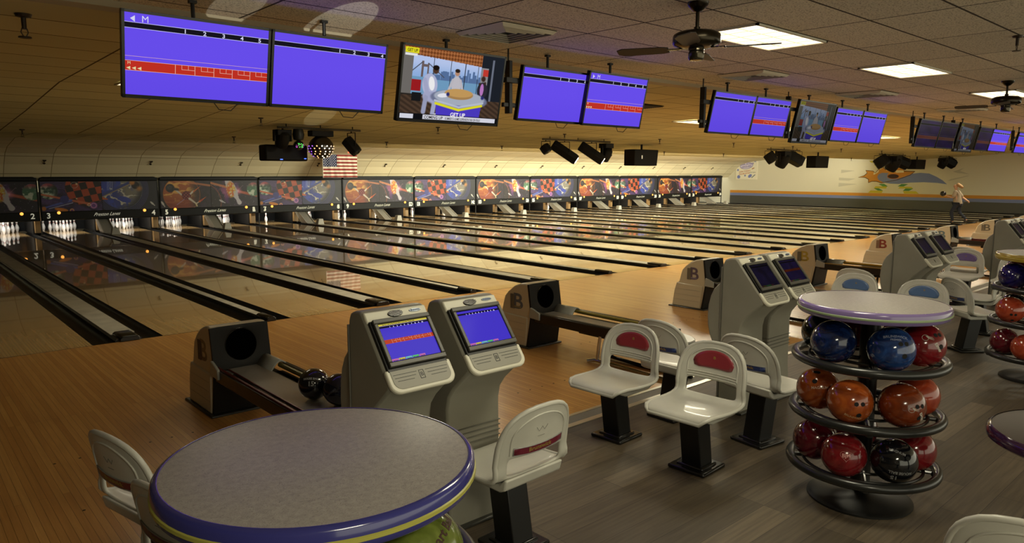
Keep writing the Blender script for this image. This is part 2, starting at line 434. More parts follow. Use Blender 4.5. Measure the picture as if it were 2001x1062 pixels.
# ------------------------------------------------------------------ masking units with space pictures
def sm(x, a, b): t = np.clip((x-a)/(b-a), 0, 1); return t*t*(3-2*t)
def hashn(x, y, s=0):
    return np.mod(np.sin(x*127.1+y*311.7+s*74.7)*43758.5453, 1.0)
def vnoise(x, y, s=0):
    xi, yi = np.floor(x), np.floor(y); fx, fy = x-xi, y-yi; fx = fx*fx*(3-2*fx); fy = fy*fy*(3-2*fy)
    a, b, c, d = hashn(xi, yi, s), hashn(xi+1, yi, s), hashn(xi, yi+1, s), hashn(xi+1, yi+1, s)
    return a*(1-fx)*(1-fy)+b*fx*(1-fy)+c*(1-fx)*fy+d*fx*fy
def fbm(x, y, s=0): return sum(vnoise(x*2**k, y*2**k, s+k)*.5**k for k in range(4))/1.875
class Art:
    def __init__(s, u, v, asp): s.x = u*asp; s.y = v; s.c = np.zeros(u.shape+(3,))
    def put(s, col, a):
        col = np.array([int(col[i:i+2], 16)/255 for i in (0, 2, 4)]) if isinstance(col, str) else col
        s.c = s.c*(1-a[..., None])+col*a[..., None]
    def disc(s, cx, cy, r, col, e=.012): s.put(col, 1-sm(np.hypot(s.x-cx, s.y-cy), r-e, r+e))
    def ell(s, cx, cy, rx, ry, ang, col, e=.05):
        dx, dy = s.x-cx, s.y-cy; c_, s_ = math.cos(ang), math.sin(ang)
        s.put(col, 1-sm(np.hypot((dx*c_+dy*s_)/rx, (-dx*s_+dy*c_)/ry), 1-e, 1+e))
    def seg(s, x0, y0, x1, y1, w, col, k=1.0, w1=None):
        dx, dy = x1-x0, y1-y0; t = np.clip(((s.x-x0)*dx+(s.y-y0)*dy)/(dx*dx+dy*dy), 0, 1)
        ww = w+(w1-w)*t if w1 is not None else w
        s.put(col, (1-sm(np.hypot(s.x-x0-dx*t, s.y-y0-dy*t)/ww, .6, 1.1))*k)
    def ring(s, cx, cy, r, w, col, k=1.0): s.put(col, (1-sm(abs(np.hypot(s.x-cx, s.y-cy)-r), w*.5, w))*k)
    def pin(s, cx, cy, L, ang, col):
        c_, s_ = math.cos(ang), math.sin(ang)
        for t, r in [(-.5, .09), (-.4, .12), (-.3, .15), (-.2, .165), (-.1, .16), (0, .14), (.1, .11), (.2, .08), (.28, .065), (.36, .075), (.43, .085)]:
            s.disc(cx+t*L*c_, cy+t*L*s_, r*L, col)
ASP = 1.66/.93
def art_planet(u, v):
    A = Art(u, v, ASP); n = fbm(A.x*4, A.y*7, 3); n2 = fbm(A.x*9, A.y*9, 8)
    A.put('1c1620', np.ones_like(u))
    A.put('3a2440', sm(n2, .35, .8)*.8)
    A.disc(.75, .45, .70, '2a1814', .03); A.disc(.74, .5, .66, 'b4602c')
    m = 1-sm(np.hypot(A.x-.74, A.y-.5), .62, .66)
    A.put('eeb257', m*sm(np.sin(A.y*17+n*9), .0, .9)); A.put('8a3420', m*sm(.42-A.y, -.05, .3)*.8); A.put('3b2620', m*sm(A.x, .9, 1.35))
    A.seg(.5, 1.02, 1.8, .82, .045, 'e08a54', .8)
    A.disc(.34, .74, .155, '1f1a1c'); A.disc(.31, .77, .09, '4a4246', .06)
    for a, b in ((.29, .83), (.36, .84), (.33, .76)): A.disc(a, b, .016, '0a0808')
    A.seg(.52, .68, .74, .48, .035, 'd8cfc0'); A.seg(.48, .70, .60, .69, .05, '2c2826')
    A.disc(.90, .46, .165, '5e1a22'); A.put('b2484a', (1-sm(np.hypot(A.x-.90, A.y-.46), .13, .165))*(sm(np.sin(A.x*55)*np.sin(A.y*55), .1, .5)))
    A.seg(1.05, .52, 1.16, .62, .035, 'e6ded0'); A.seg(1.16, .60, 1.42, .80, .028, 'e87a35', 1, .004)
    A.seg(1.0, .34, 1.22, .16, .05, 'ded2c2', 1, .03); A.seg(1.22, .16, 1.26, .06, .03, 'e8d8a0'); A.seg(1.24, .15, 1.36, .22, .022, 'd9cdbb')
    A.seg(1.36, .22, 1.62, .40, .04, 'e06a2e', 1, .004); A.disc(1.44, .27, .035, 'c23a22')
    A.seg(.55, .12, .82, .32, .014, 'b09ad0', .7); A.pin(.07, .15, .22, -1.05, 'd8d4cc')
    return A.c
def art_pin(u, v):
    A = Art(u, v, ASP); n = fbm(A.x*5, A.y*6, 5); n2 = fbm(A.x*11, A.y*11, 2)
    A.put('241c2c', np.ones_like(u)); A.put('5a2c70', sm(n, .4, .75)*(1-sm(np.hypot(A.x-.75, A.y-.55), .2, .95)))
    A.disc(-.35, .15, .72, '241a1c', .05); A.ring(-.35, .2, .72, .02, '8a4a30')
    A.put('c060a0', (1-sm(np.hypot(A.x-.55, A.y-.6), .05, .42))*.75*sm(n2, .3, .6))
    A.seg(-.1, .95, .62, .75, .05, 'e08a54', .9); A.seg(.9, .62, 1.8, .40, .06, 'd8653c', .85)
    A.put('ff9ac0', (1-sm(np.hypot(A.x-1.02, A.y-.6), .0, .24))*.9); A.disc(1.02, .6, .035, 'fff0e8', .03)
    for k in range(5): A.seg(1.02, .6, 1.02+.3*math.cos(k*1.3+.8), .6+.3*math.sin(k*1.3+.8), .006, 'f0b0c8', .6)
    A.pin(.87, .55, 1.05, -1.10, 'd9d4de')
    d = 1-sm(np.hypot((A.x-.76)/.2, (A.y-.66)/.36), .6, 1.05)
    A.put('e0731f', d*sm(n2, .36, .5)); A.put('f4d24c', d*sm(fbm(A.x*20, A.y*20, 9), .52, .62)); A.put('f6e6d8', d*sm(fbm(A.x*24, A.y*24, 4), .6, .68))
    A.pin(.42, .2, .24, -.5, 'cfcad4')
    A.disc(1.66, .66, .27, '4a7a5a'); m = 1-sm(np.hypot(A.x-1.66, A.y-.66), .25, .28)
    A.put('d8e4d0', m*sm(fbm(A.x*8, A.y*10, 6), .45, .65)); A.put('b84a5a', m*sm(A.y, .72, .95))
    for k in range(60):
        A.disc(hashn(np.array(k*1.1), np.array(2.3))*1.78, hashn(np.array(k*2.7), np.array(5.1)), .006, 'd8d0ea')
    return A.c
def art_rings(u, v):
    A = Art(u, v, ASP); n = fbm(A.x*6, A.y*6, 11)
    A.put('2a1c3c', np.ones_like(u)); A.put('4c3470', sm(n, .35, .75))
    for k in range(7): A.put('8a6ab8', (1-sm(abs(np.hypot((A.x-.3)/1.7, (A.y-.62)/.55)-.32-.06*k), .004, .014))*.8)
    A.disc(.22, .68, .27, '34584a'); m = 1-sm(np.hypot(A.x-.22, A.y-.68), .25, .28)
    A.put('dce8d4', m*sm(fbm(A.x*7, A.y*9, 6), .42, .62)); A.put('c04a62', m*sm(A.y, .74, .95)); A.put('20302c', m*sm(A.x, .28, .48))
    R = np.hypot(A.x-1.32, A.y-.78); m = 1-sm(R, .60, .63)
    ck = np.sign(np.sin((A.x+.25*A.y)*14)*np.sin((A.y-.2*A.x)*13))*.5+.5
    A.put('c2502a', m); A.put('20140f', m*ck); A.disc(1.05, .92, .03, 'ffe8b0', .02); A.disc(1.02, .42, .025, 'ffe8b0', .02)
    A.ring(.98, .88, .1, .014, 'e6d8c8', .6)
    A.seg(.0, .58, 1.45, .22, .035, 'e07850', .95, .05)
    A.seg(.1, .14, .85, .36, .035, '5868c8', 1, .05); A.seg(.2, .1, .9, .28, .014, 'c8d0ff', .9)
    A.disc(.05, .10, .07, 'd08030'); A.ell(.55, .06, .2, .055, -.2, 'e08a2a'); A.disc(.86, .02, .075, '8a3a8a'); A.ring(.86, .02, .05, .015, 'f0c050')
    A.disc(1.52, .17, .12, '7a4a9a'); A.ring(1.52, .17, .08, .02, 'd890c8'); A.ring(1.38, .2, .04, .014, 'f8e8c0')
    A.disc(.66, .4, .13, '3c3c8c')
    return A.c
def art_earth(u, v):
    A = Art(u, v, ASP); n = fbm(A.x*5, A.y*7, 15); n2 = fbm(A.x*9, A.y*4, 19)
    A.put('1e1e26', np.ones_like(u))
    for k in range(4): A.ring(.62, .72, .74+.045*k, .014, '4a4c94', .8)
    A.disc(.62, .72, .70, '3f4a9c', .03); m = 1-sm(np.hypot(A.x-.62, A.y-.72), .66, .70)
    A.put('8b8578', m*sm(A.x+.3*A.y, .55, .95)); A.put('dcd6c4', m*sm(np.sin(A.y*20+A.x*6+n*9), .55, .95)); A.put('4254c0', m*sm(n2, .5, .6)*(1-sm(A.x, .7, 1.1)))
    A.put('34343c', m*sm(np.hypot(A.x-.35, A.y-.9), .75, 1.0))
    A.seg(.0, .52, .95, .98, .05, '44509a', 1, .06); A.seg(.0, .46, .9, .90, .018, 'b8a070', .9)
    for k in range(4): A.seg(.18+.05*k, .70, .20+.05*k, 1.0, .010, 'c8d4f8', .7)
    A.disc(1.08, .86, .13, '191517'); A.disc(.98, .96, .09, 'd08a40', .04); A.disc(1.2, .74, .08, 'c08040', .07)
    A.seg(-.02, .42, .16, .38, .06, 'd86a2a', 1, .02); A.disc(.3, .30, .06, '3a50c8'); A.ell(.7, .36, .22, .10, -.3, '3c4cb0')
    A.pin(1.62, .18, .2, -.8, 'dedad2')
    return A.c
def masking():
    pm = attr_mat('masking picture', rough=.5)
    yp = 17.155
    def unit(arts, name):
        M_BLKG = mat('masking black', '080808', .5, spec=.25)
        root = empty(name, (0, YM, 0))
        c = .14
        out = [(.012, .457)]+[(.012+c*(1-math.cos(a)), 1.826-c+c*math.sin(a)) for a in np.linspace(0, PI/2, 6)]+[(W-.012-c*(1-math.cos(a)), 1.826-c+c*math.sin(a)) for a in np.linspace(PI/2, 0, 6)]+[(W-.012, .457)]
        MB().prism(out, 0, .10, 'y').build('frame', M_BLKG, root, bevel=.01)
        MB().box(.03, W-.03, -.05, 0, 1.70, 1.80).build('top_rail', M_BLKG, root, bevel=.02)
        MB().box(.03, W-.03, -.03, 0, .47, .73).build('lower_rail', M_BLKG, root, bevel=.012)
        for k, fn in enumerate(arts):
            x = .05+(W-.1)*(.25+.5*k)
            paint_grid('picture_panel', 230, 130, lambda u, v, f=fn: f(u, v)*.80, (W-.1)/2-.012, .93, frame((x, -.004, 1.207), (1, 0, 0), (0, 0, 1)), pm, root)
        for x in (.49, W-.49):
            m = MB(); m.M = frame((x, -.031, .70), (1, 0, 0), (0, 0, 1)); m.lathe([(.048, 0), (.048, .012), (.036, .024), (.0, .03)], 14).build('lane_lamp', mat('amber lamp', 'ffa848', .3, emit=.9), root)
        return root
    ra, rb = unit((art_planet, art_pin), 'masking_unit'), unit((art_rings, art_earth), 'masking_unit')
    first = {0: ra, 1: rb}; used = set()
    tm = mat('sign cream', 'e2e0cc', .5, emit=.16)  # slight glow added to make the unlit lettering stand out
    for n in range(-1, 11):
        k = (n+1) % 2
        r = copy_tree(first[k]) if k in used else first[k]
        used.add(k); r.location = (n*W, YM, 0)
        tag(r, 'black masking unit with %s picture above lanes %d and %d' % (('orange planet', 'blue globe')[k], 2*n+3, 2*n+4), 'masking unit', 'masking units above the pins')
        for s, x in ((0, .21), (1, W-.21)):
            m = MB(); text(m, str(2*n+3+s), frame((x, -.034, .607), (1, 0, 0), (0, 0, 1)), .235, bold=True); m.build('lane_number', tm, r, smooth=0)
        m = MB(); text(m, 'Preston Lanes', frame((W/2+.12, -.034, .615), (1, 0, .02), (0, 0, 1)), .155, shear=.55, sx=.86); m.build('name_lettering', tm, r, smooth=0)
masking()
def poles():
    p0 = MB().box(-.012, .012, 0, .045, .036, .455).build('support_pole', M_BLACK)
    for n in range(0, 12):
        p = p0 if n == 0 else copy_tree(p0); p.location = (n*W, YM+.01, 0)
        tag(p, 'thin black pole under the masking joint %s' % ('between signs %d and %d' % (2*n+2, 2*n+3) if n < 11 else 'at the right end of the row'), 'pole', 'poles under the masking units')
poles()

# ------------------------------------------------------------------ bowling balls
BR = .127
def sphere_text(mb, s_, yaw, pitch, size, roll=0.0, bold=True, r=None):
    r = r or BR+.0006
    vs, fs = text_mesh(s_, bold)
    Rm = Matrix.Rotation(yaw, 3, 'Z') @ Matrix.Rotation(-pitch, 3, 'Y'); out = []
    for v in vs:
        x, y = v.x*size, v.y*size; x, y = x*math.cos(roll)-y*math.sin(roll), x*math.sin(roll)+y*math.cos(roll)
        a, b = x/r, y/r; d = Vector((math.cos(a)*math.cos(b), math.sin(a)*math.cos(b), math.sin(b)))
        out.append(tuple((Rm @ d)*(r+(.0004 if v.z > 0 else -.002))))
    mb.add(out, fs)
BALL_MESH = {}
def ball(loc, m, rot, label, group=None, marks=(), ink='d8d4c8', holes=True):
    """rot: (yaw, pitch) at which the finger holes sit"""
    mb = MB(); prof = [(BR*math.sin(a), -BR*math.cos(a)) for a in np.linspace(0.001, PI-.001, 25)]
    mb.lathe(prof, 40, caps=False)
    o = mb.build('bowling_ball', m, None, smooth=80); o.location = loc
    tag(o, label, 'bowling ball', group)
    if holes:
        yaw, pitch = rot
        for da, db, rr in ((-.14, .12, .0125), (.15, .12, .0125), (.02, -.42, .0145)):
            h = MB(); Rm = Matrix.Rotation(yaw+da, 4, 'Z') @ Matrix.Rotation(-(pitch+db), 4, 'Y') @ Matrix.Rotation(PI/2, 4, 'Y')
            h.M = Rm; h.lathe([(rr, BR-.03), (rr, BR-.0005+.0003), (rr*.93, BR+.0004)], 14)
            h.build('finger_hole', mat('hole black', '050505', .8), o, smooth=0)
    if marks:
        t = MB()
        for s_, dy, dp, size, roll in marks: sphere_text(t, s_, dy, dp, size, roll)
        t.build('engraving', mat('ink '+ink, ink, .5), o, smooth=0)
    return o
B_BLACK = swirl('ball black', '0a0b0e', '14161c', .1)
B_NAVY = swirl('ball navy', '0a1230', '182f62', .12, 9)
B_BLUE = swirl('ball blue', '0f1f4c', '2c4f8c', .12, 9)
B_TEAL = swirl('ball teal', '07100f', '0e3030', .12, 8)
B_RED = swirl('ball red', '661016', '8c2226', .14, 9)
B_MAR = swirl('ball maroon', '4a0a14', '701626', .14, 8)
B_ORG = swirl('ball orange', '84340f', 'b05a24', .16, 8)
B_ORD = swirl('ball dark orange', '68260a', '8c3e18', .16, 8)
B_ORR = swirl('ball orange red', '902e18', 'b24c2e', .16, 8)
B_GRN = swirl('ball lime', '47521a', '76823a', .16, 7)
B_VIO = swirl('ball violet', '120e38', '241c66', .1, 8)

# ------------------------------------------------------------------ ball racks with a table top
def rack(x, y, edge, stripe, label, zt=1.235):
    root = empty('ball_rack_table', (x, y, 0), 0, label, 'ball rack table', 'round tables on ball racks')
    dark = mat('rack grey', '1d1e1d', .32, coat=.2); R = .41
    top = mat('laminate', 'a09a93', .38, var=.12, vscale=55, bump=.02)
    if not top.get('curly'):
        top['curly'] = 1; N = top.node_tree.nodes; L = top.node_tree.links; b = N['Principled BSDF']
        tc = node(top, 'ShaderNodeTexCoord'); wv = node(top, 'ShaderNodeTexNoise', _Scale=46.0, _Detail=2.0, _Distortion=4.0)
        L.new(tc.outputs['Object'], wv.inputs['Vector']); rp = node(top, 'ShaderNodeValToRGB'); cr = rp.color_ramp
        cr.elements[0].position = .475; cr.elements[0].color = (1, 1, 1, 1); cr.elements[1].position = .525; cr.elements[1].color = (1, 1, 1, 1)
        e = cr.elements.new(.5); e.color = (.42, .40, .46, 1)
        L.new(wv.outputs['Fac'], rp.inputs[0]); src = b.inputs['Base Color'].links[0].from_socket
        mx = node(top, 'ShaderNodeMix', data_type='RGBA', blend_type='MULTIPLY'); mx.inputs[0].default_value = 1
        L.new(src, mx.inputs[6]); L.new(rp.outputs[0], mx.inputs[7]); L.new(mx.outputs[2], b.inputs['Base Color'])
    MB().lathe([(R-.02, zt-.06), (R-.006, zt-.002), (R-.014, zt), (.0, zt)], 72, caps=False).build('tabletop', top, root)
    MB().lathe([(R-.03, zt-.068), (R-.004, zt-.066), (R+.004, zt-.058), (R+.006, zt-.042), (R+.006, zt-.012), (R+.001, zt-.003), (R-.008, zt+.0015), (R-.012, zt+.001)], 72, caps=False).build('edge_band', mat('edge '+edge, edge, .18, coat=.6), root)
    MB().lathe([(R+.0055, zt-.046), (R+.0095, zt-.043), (R+.0095, zt-.034), (R+.0055, zt-.031)], 72, caps=False).build('edge_stripe', mat('stripe '+stripe, stripe, .35), root)
    MB().lathe([(R-.03, zt-.066), (.1, zt-.07), (.05, zt-.07)], 36, caps=False).build('underside', dark, root)
    MB().lathe([(.055, .03), (.055, zt-.07)], 20).build('column', mat('rack column', '161616', .4), root)
    for k, zc in enumerate((1.01, .68, .35)):
        z = zc-.115; m = MB()
        m.tube([(R*math.cos(a), R*math.sin(a), z) for a in np.linspace(0, 2*PI, 61)[:-1]], .027, 12, closed=True)
        for rr in (.20, .335): m.tube([(rr*math.cos(a), rr*math.sin(a), zc-.1175) for a in np.linspace(0, 2*PI, 41)[:-1]], .0095, 8, closed=True)
        for j in range(4):
            a = .45+j*PI/2; m.tube([(.05*math.cos(a), .05*math.sin(a), z-.012), (.2*math.cos(a), .2*math.sin(a), z-.008), (.405*math.cos(a), .405*math.sin(a), z-.012)], .013, 8)
            m.lathe([(.0, -.036), (.02, -.034), (.026, -.02), (.026, -.008)], 12, (.40*math.cos(a), .40*math.sin(a), z), caps=False)
        m.build('ball_ring', dark, root)
    MB().lathe([(.30, 0), (.30, .012), (.27, .03), (.08, .045), (.055, .06)], 40).build('base', mat('rack base', '121211', .4), root)
    return root
R1 = (-3.03, -7.53); R2 = (.55, -7.53); R3 = (4.5, -7.56)
rack(*R1, '35367a', 'a8a44c', 'round speckled table with blue edge and yellow stripe, nearest in front')
rack(*R2, '7d6b9c', '8fa07a', 'round table with lilac edge over three tiers of bowling balls')
rack(*R3, 'a89038', 'a89038', 'round table with yellow edge at the right side of the photo')
def on_rack(c, deg, zc, r=.274): a = math.radians(deg); return (c[0]+r*math.cos(a), c[1]+r*math.sin(a), zc)
VA = math.radians(203)   # towards the camera from rack 2
g = 'balls on the rack of the lilac edged table'
t1, t2, t3 = 1.01, .68, .35
ball(on_rack(R2, 97, t1), B_TEAL, (VA, .9), 'dark teal bowling ball, leftmost on top tier of the lilac edged rack', g)
ball(on_rack(R2, 157, t1), B_NAVY, (VA-.6, -.8), 'dark blue bowling ball next to the teal one, top tier of the rack', g, [('BRUNSWICK', VA-.35, -.75, .018, 0)], '5a6a8a')
ball(on_rack(R2, 225, t1), B_BLUE, (VA+.50, .35), 'marbled blue bowling ball in the middle of the top tier', g, [('BRUNSWICK', VA+.15, .82, .022, 0), ('PREMIER', VA+.15, .66, .015, 0)], '8a94b0')
def meteor(o, yaw, pitch, s=1.0, ink='d8d4c8'):
    t = MB(); R_ = Matrix.Rotation(yaw, 3, 'Z') @ Matrix.Rotation(-pitch, 3, 'Y'); r = BR+.0008
    def P(x, y):
        a, b = x*s/r, y*s/r; return tuple((R_ @ Vector((math.cos(a)*math.cos(b), math.sin(a)*math.cos(b), math.sin(b))))*r)
    t.tube([P(-.022+.017*math.cos(a), .017*math.sin(a)) for a in np.linspace(.5, 2*PI-.3, 20)], .0009, 5)
    for k, (y0, y1, x1) in enumerate(((.010, .002, .018), (.006, -.004, .022), (.002, -.009, .024), (-.002, -.014, .022))):
        t.tube([P(-.02+k*.003, y0), P(x1, y1)], [.0016, .0004], 5)
    t.build('ball_logo', mat('ink '+ink, ink, .5), o)
b = ball(on_rack(R2, 282, t1), B_RED, (VA+.75, .55), 'red bowling ball with white comet logo, right end of top tier', g, [('Elmer', VA+.62, .10, .026, -1.0)])
meteor(b, VA+.25, .55)
ball(on_rack(R2, 40, t1), B_RED, (VA+2, .9), 'red bowling ball behind the dark blue one, under the table top', g)
ball(on_rack(R2, -22, t1), B_ORD, (VA+2, .9), 'brownish red bowling ball behind the marbled blue one', g)
ball(on_rack(R2, 126, t2), B_ORG, (VA-.2, 1.0), 'orange bowling ball with holes on top, leftmost of middle tier', g, [('MAGNUM', VA+.1, .30, .022, .1)], 'c8a890')
ball(on_rack(R2, 184, t2), B_ORG, (VA+.42, .05), 'orange bowling ball, second from left on the middle tier', g, [('BRUNSWICK', VA+.2, -.5, .018, -.3)], 'c09468')
b = ball(on_rack(R2, 244, t2), B_ORD, (VA+.75, .12), 'dark orange bowling ball with white comet logo on the middle tier', g, [('EAGLE', VA+.92, -.28, .024, -1.0)])
meteor(b, VA+.52, .12)
ball(on_rack(R2, 302, t2), B_ORR, (VA+2, .9), 'bright orange red bowling ball, right end of the middle tier', g)
ball(on_rack(R2, 123, t3), B_MAR, (VA+2, .6), 'plain maroon bowling ball, leftmost of the lowest tier', g)
b = ball(on_rack(R2, 181, t3), B_RED, (VA+2, .6), 'red bowling ball with a heart drawing on the lowest tier', g, [('BJM', VA+.12, .32, .030, .1)], 'd89a94')
h = MB(); Rm = Matrix.Rotation(VA+.12, 3, 'Z') @ Matrix.Rotation(-.3, 3, 'Y')
h.tube([tuple((Rm @ Vector((1, .0235*16*math.sin(a)**3/16/BR*1.4, .0235*(13*math.cos(a)-5*math.cos(2*a)-2*math.cos(3*a)-math.cos(4*a))/16/BR*1.4)).normalized())*(BR+.0005)) for a in np.linspace(0, 2*PI, 33)[:-1]], .0008, 5, closed=True)
h.build('heart_drawing', mat('ink d89a94', 'd89a94', .5), b)
ball(on_rack(R2, 239, t3), B_BLACK, (VA+.45, .35), 'black house bowling ball with number 15 on the lowest tier', g, [('HOUSE BALL', VA+.25, -.22, .022, 3.1), ('15', VA+.0, -.50, .04, 3.1), ('MAGNUM', VA+.1, .75, .02, -.3)], '8a8a8a')
ball(on_rack(R2, 297, t3), B_RED, (VA+2, .7), 'glossy red bowling ball, right end of the lowest tier', g)
ball(on_rack(R2, 30, t3), B_MAR, (VA+2, .7), 'maroon bowling ball at the back of the lowest tier', g)
g = 'balls on the rack of the yellow edged table'
def on3(x, y, z): return (R3[0]+x, R3[1]+y, z)
V3 = math.radians(195)
ball(on_rack(R3, 128, t1), B_VIO, (V3+2, .6), 'dark violet blue bowling ball, front left on the far right rack', g)
ball(on_rack(R3, 188, t1), B_VIO, (V3+2, .6), 'violet bowling ball cut off by the right photo edge, top tier', g)
ball(on_rack(R3, 68, t1), B_RED, (V3+2, .6), 'red bowling ball behind the dark violet ones on the far rack', g)
ball(on_rack(R3, 128, t2), B_ORR, (V3+.2, -.35), 'orange red bowling ball with three holes on the far right rack', g)
ball(on_rack(R3, 68, t2), B_BLACK, (V3+2, .6), 'black bowling ball behind the orange red one on the far rack', g)
ball(on_rack(R3, 112, t3), B_MAR, (V3+2, .6), 'dark red bowling ball, lowest tier of the far right rack', g)
ball(on_rack(R3, 172, t3), B_ORR, (V3+2, .6), 'bright orange red bowling ball, lowest tier of the far right rack', g)
g1 = 'balls under the blue edged table'
def smart():
    a = math.atan2(-9.256-R1[1], -3.874-R1[0])
    ball(on_rack(R1, -62, t1, .285), B_GRN, (a+2.2, .5), 'lime green bowling ball with handwriting under the nearest table', g1, [('Smart Ball', a+.65, .72, .036, .45)], '3a1c14')
    ball(on_rack(R1, 190, t1), B_RED, (a+2.2, .5), 'red bowling ball in shadow under left side of nearest table', g1)
smart()

# ------------------------------------------------------------------ chairs
M_SHELL = mat('chair shell', 'c8c6ba', .36, coat=.15, bump=.015, bscale=200, var=.06, vscale=6)
M_POST = mat('post black', '0e0e0e', .4)
def chair_shape():
    prof = [(.235, .418), (.228, .440), (.20, .450), (.14, .446), (.07, .440), (.0, .436), (-.07, .435), (-.13, .438), (-.172, .450), (-.198, .475), (-.212, .510), (-.220, .545), (-.225, .575), (-.230, .61), (-.235, .645), (-.241, .68), (-.247, .715), (-.253, .75), (-.258, .78), (-.262, .805), (-.265, .822), (-.266, .83)]
    # half width along the profile
    hw = [.17, .19, .207, .217, .223, .226, .228, .229, .229, .228, .227, .226, .225, .224, .222, .217, .208, .193, .170, .138, .095, .04]
    return prof, hw
PROF, HW = chair_shape()
PA = np.array(PROF); SL = np.concatenate([[0], np.cumsum(np.hypot(*np.diff(PA, axis=0).T))])
def shell_pt(s, y, off=0.0):
    """point on the shell: s = length along the profile, y across"""
    x = np.interp(s, SL, PA[:, 0]); z = np.interp(s, SL, PA[:, 1])
    dx = np.interp(s+.004, SL, PA[:, 0])-np.interp(s-.004, SL, PA[:, 0]); dz = np.interp(s+.004, SL, PA[:, 1])-np.interp(s-.004, SL, PA[:, 1])
    L_ = math.hypot(dx, dz) or 1; nx, nz = dz/L_, -dx/L_    # normal towards the sitter
    k = (abs(y)/.225)**2.6; back = np.interp(z, [.45, .55], [0, 1]) if x < -.1 else 0
    return Vector((x+nx*off+back*.040*k, y, z+nz*off+(1-back)*.016*k*(1 if x < .15 else .5)))
def s_of_z(z): return float(np.interp(z, PA[9:, 1], SL[9:]))
def make_chair(front, rear, gold='94793a'):
    root = empty('bowling_chair')
    nt = 17; mb = MB(); ts = np.linspace(-1, 1, nt); n = len(PROF); vs = []
    for i in range(n):
        for t in ts: vs.append(tuple(shell_pt(SL[i], t*HW[i])))
    fs = []
    for i in range(n-1):
        for j in range(nt-1):
            zc = (PROF[i][1]+PROF[i+1][1])/2; tc = (ts[j]+ts[j+1])/2
            if 9 <= i < 12 and abs(tc) < .74: continue
            fs.append((i*nt+j, i*nt+j+1, (i+1)*nt+j+1, (i+1)*nt+j))
    mb.add(vs, fs); mb.build('shell', M_SHELL, root, smooth=60, solid=.020, sub=1)
    rim = [shell_pt(SL[i], -HW[i]) for i in range(n)]+[shell_pt(SL[i], HW[i]) for i in range(n-1, -1, -1)]
    MB().tube(rim, .0135, 8, closed=True).build('rim', M_SHELL, root, smooth=80)
    # pan under the seat
    MB().prism([(-.165, .392), (.10, .392), (.17, .425), (.10, .432), (-.16, .432), (-.196, .47), (-.215, .47), (-.20, .41)], -.185, .185, 'y').build('seat_pan', M_SHELL, root, bevel=.014)
    # raised ribs above the opening, on the sitter's side
    r = MB()
    for k in range(3):
        z = .590+.016*k
        r.tube([shell_pt(s_of_z(z-.018*(abs(y)/.17)**2*0), y, .011) for y in np.linspace(-.165, .165, 13)], .0042, 6)
    r.build('rib', M_SHELL, root, smooth=80)
    # arched ridge on both sides
    for off, nm in ((.0105, 'front_ridge'), (-.0105, 'rear_ridge')):
        pts = [(y, z) for y, z in [(-.170, .60), (-.170, .66)]]+[(-.170*math.cos(a), .675+.118*math.sin(a)) for a in np.linspace(0, PI, 17)]+[(.170, .66), (.170, .60)]
        MB().tube([shell_pt(s_of_z(z), y, off) for y, z in pts], .005, 6).build(nm, M_SHELL, root, smooth=80)
    def patch(pts, off, m, nm):
        c = (sum(p[0] for p in pts)/len(pts), sum(p[1] for p in pts)/len(pts)); q = MB(); rings = 4; N_ = len(pts); vs = []
        for k in range(1, rings+1):
            f = k/rings; vs += [tuple(shell_pt(s_of_z(c[1]+(z-c[1])*f), c[0]+(y-c[0])*f, off)) for y, z in pts]
        vs.append(tuple(shell_pt(s_of_z(c[1]), c[0], off))); fs = []
        for k in range(rings-1):
            for i in range(N_): fs.append((k*N_+i, k*N_+(i+1) % N_, (k+1)*N_+(i+1) % N_, (k+1)*N_+i))
        fs += [(i, (i+1) % N_, rings*N_) for i in range(N_)]
        q.add(vs, fs); return q.build(nm, m, root, smooth=60, solid=.003, off=0)
    bean = [(-.135+.0, .688)]+[(-.138*math.cos(a), .690+.088*math.sin(a)) for a in np.linspace(.05, PI-.05, 15)]+[(.135, .688), (.128, .664), (.10, .655), (.05, .657), (0, .658), (-.05, .657), (-.10, .655), (-.128, .664)]
    bn = patch(bean, .0125, mat('inlay '+front, front, .35, coat=.3), 'front_inlay')
    band = [(-.155, .600), (-.155, .638)]+[(y, .638-.010*(1-(y/.155)**2)+.0) for y in np.linspace(-.12, .12, 7)]+[(.155, .638), (.155, .600)]+[(y, .600-.012*(1-(y/.155)**2)) for y in np.linspace(.12, -.12, 7)]
    bd = patch(band, -.0135, mat('inlay '+rear, rear, .35, coat=.3), 'rear_band')
    fr = band+[]; MB().tube([shell_pt(s_of_z(z), y, -.013) for y, z in band], .0032, 6, closed=True).build('band_frame', mat('band frame', '9c9c98', .35, .4), bd, smooth=80)
    # lettering on the rear band and small mark in front
    def wrap(s_, size, z0, off, sign, m, nm, y0=0):
        vs, fs = text_mesh(s_, True); q = MB()
        q.add([tuple(shell_pt(s_of_z(z0+v.y*size), y0+sign*v.x*size*1.15, off+(math.copysign(.0008, off) if v.z > 0 else 0))) for v in vs], fs); q.build(nm, m, bn if off > 0 else bd, smooth=0)
    gm = mat('gold print '+gold, gold, .5)
    wrap('Brunswick', .030, .612, -.0155, -1, gm, 'rear_lettering')
    wrap('B', .026, .728, .0145, 1, gm, 'front_mark', 0)
    q = MB(); dk = mat('scratch grey', '6e6c62', .6)
    q.tube([shell_pt(s_of_z(z), y, -.0108) for y, z in ((-.035, .725), (-.018, .700), (-.002, .722), (.016, .698), (.036, .724))], .0010, 4)
    q.tube([shell_pt(s_of_z(.672), y, -.0108) for y in (-.022, 0, .022)], .0010, 4); q.build('crown_mark', dk, root)
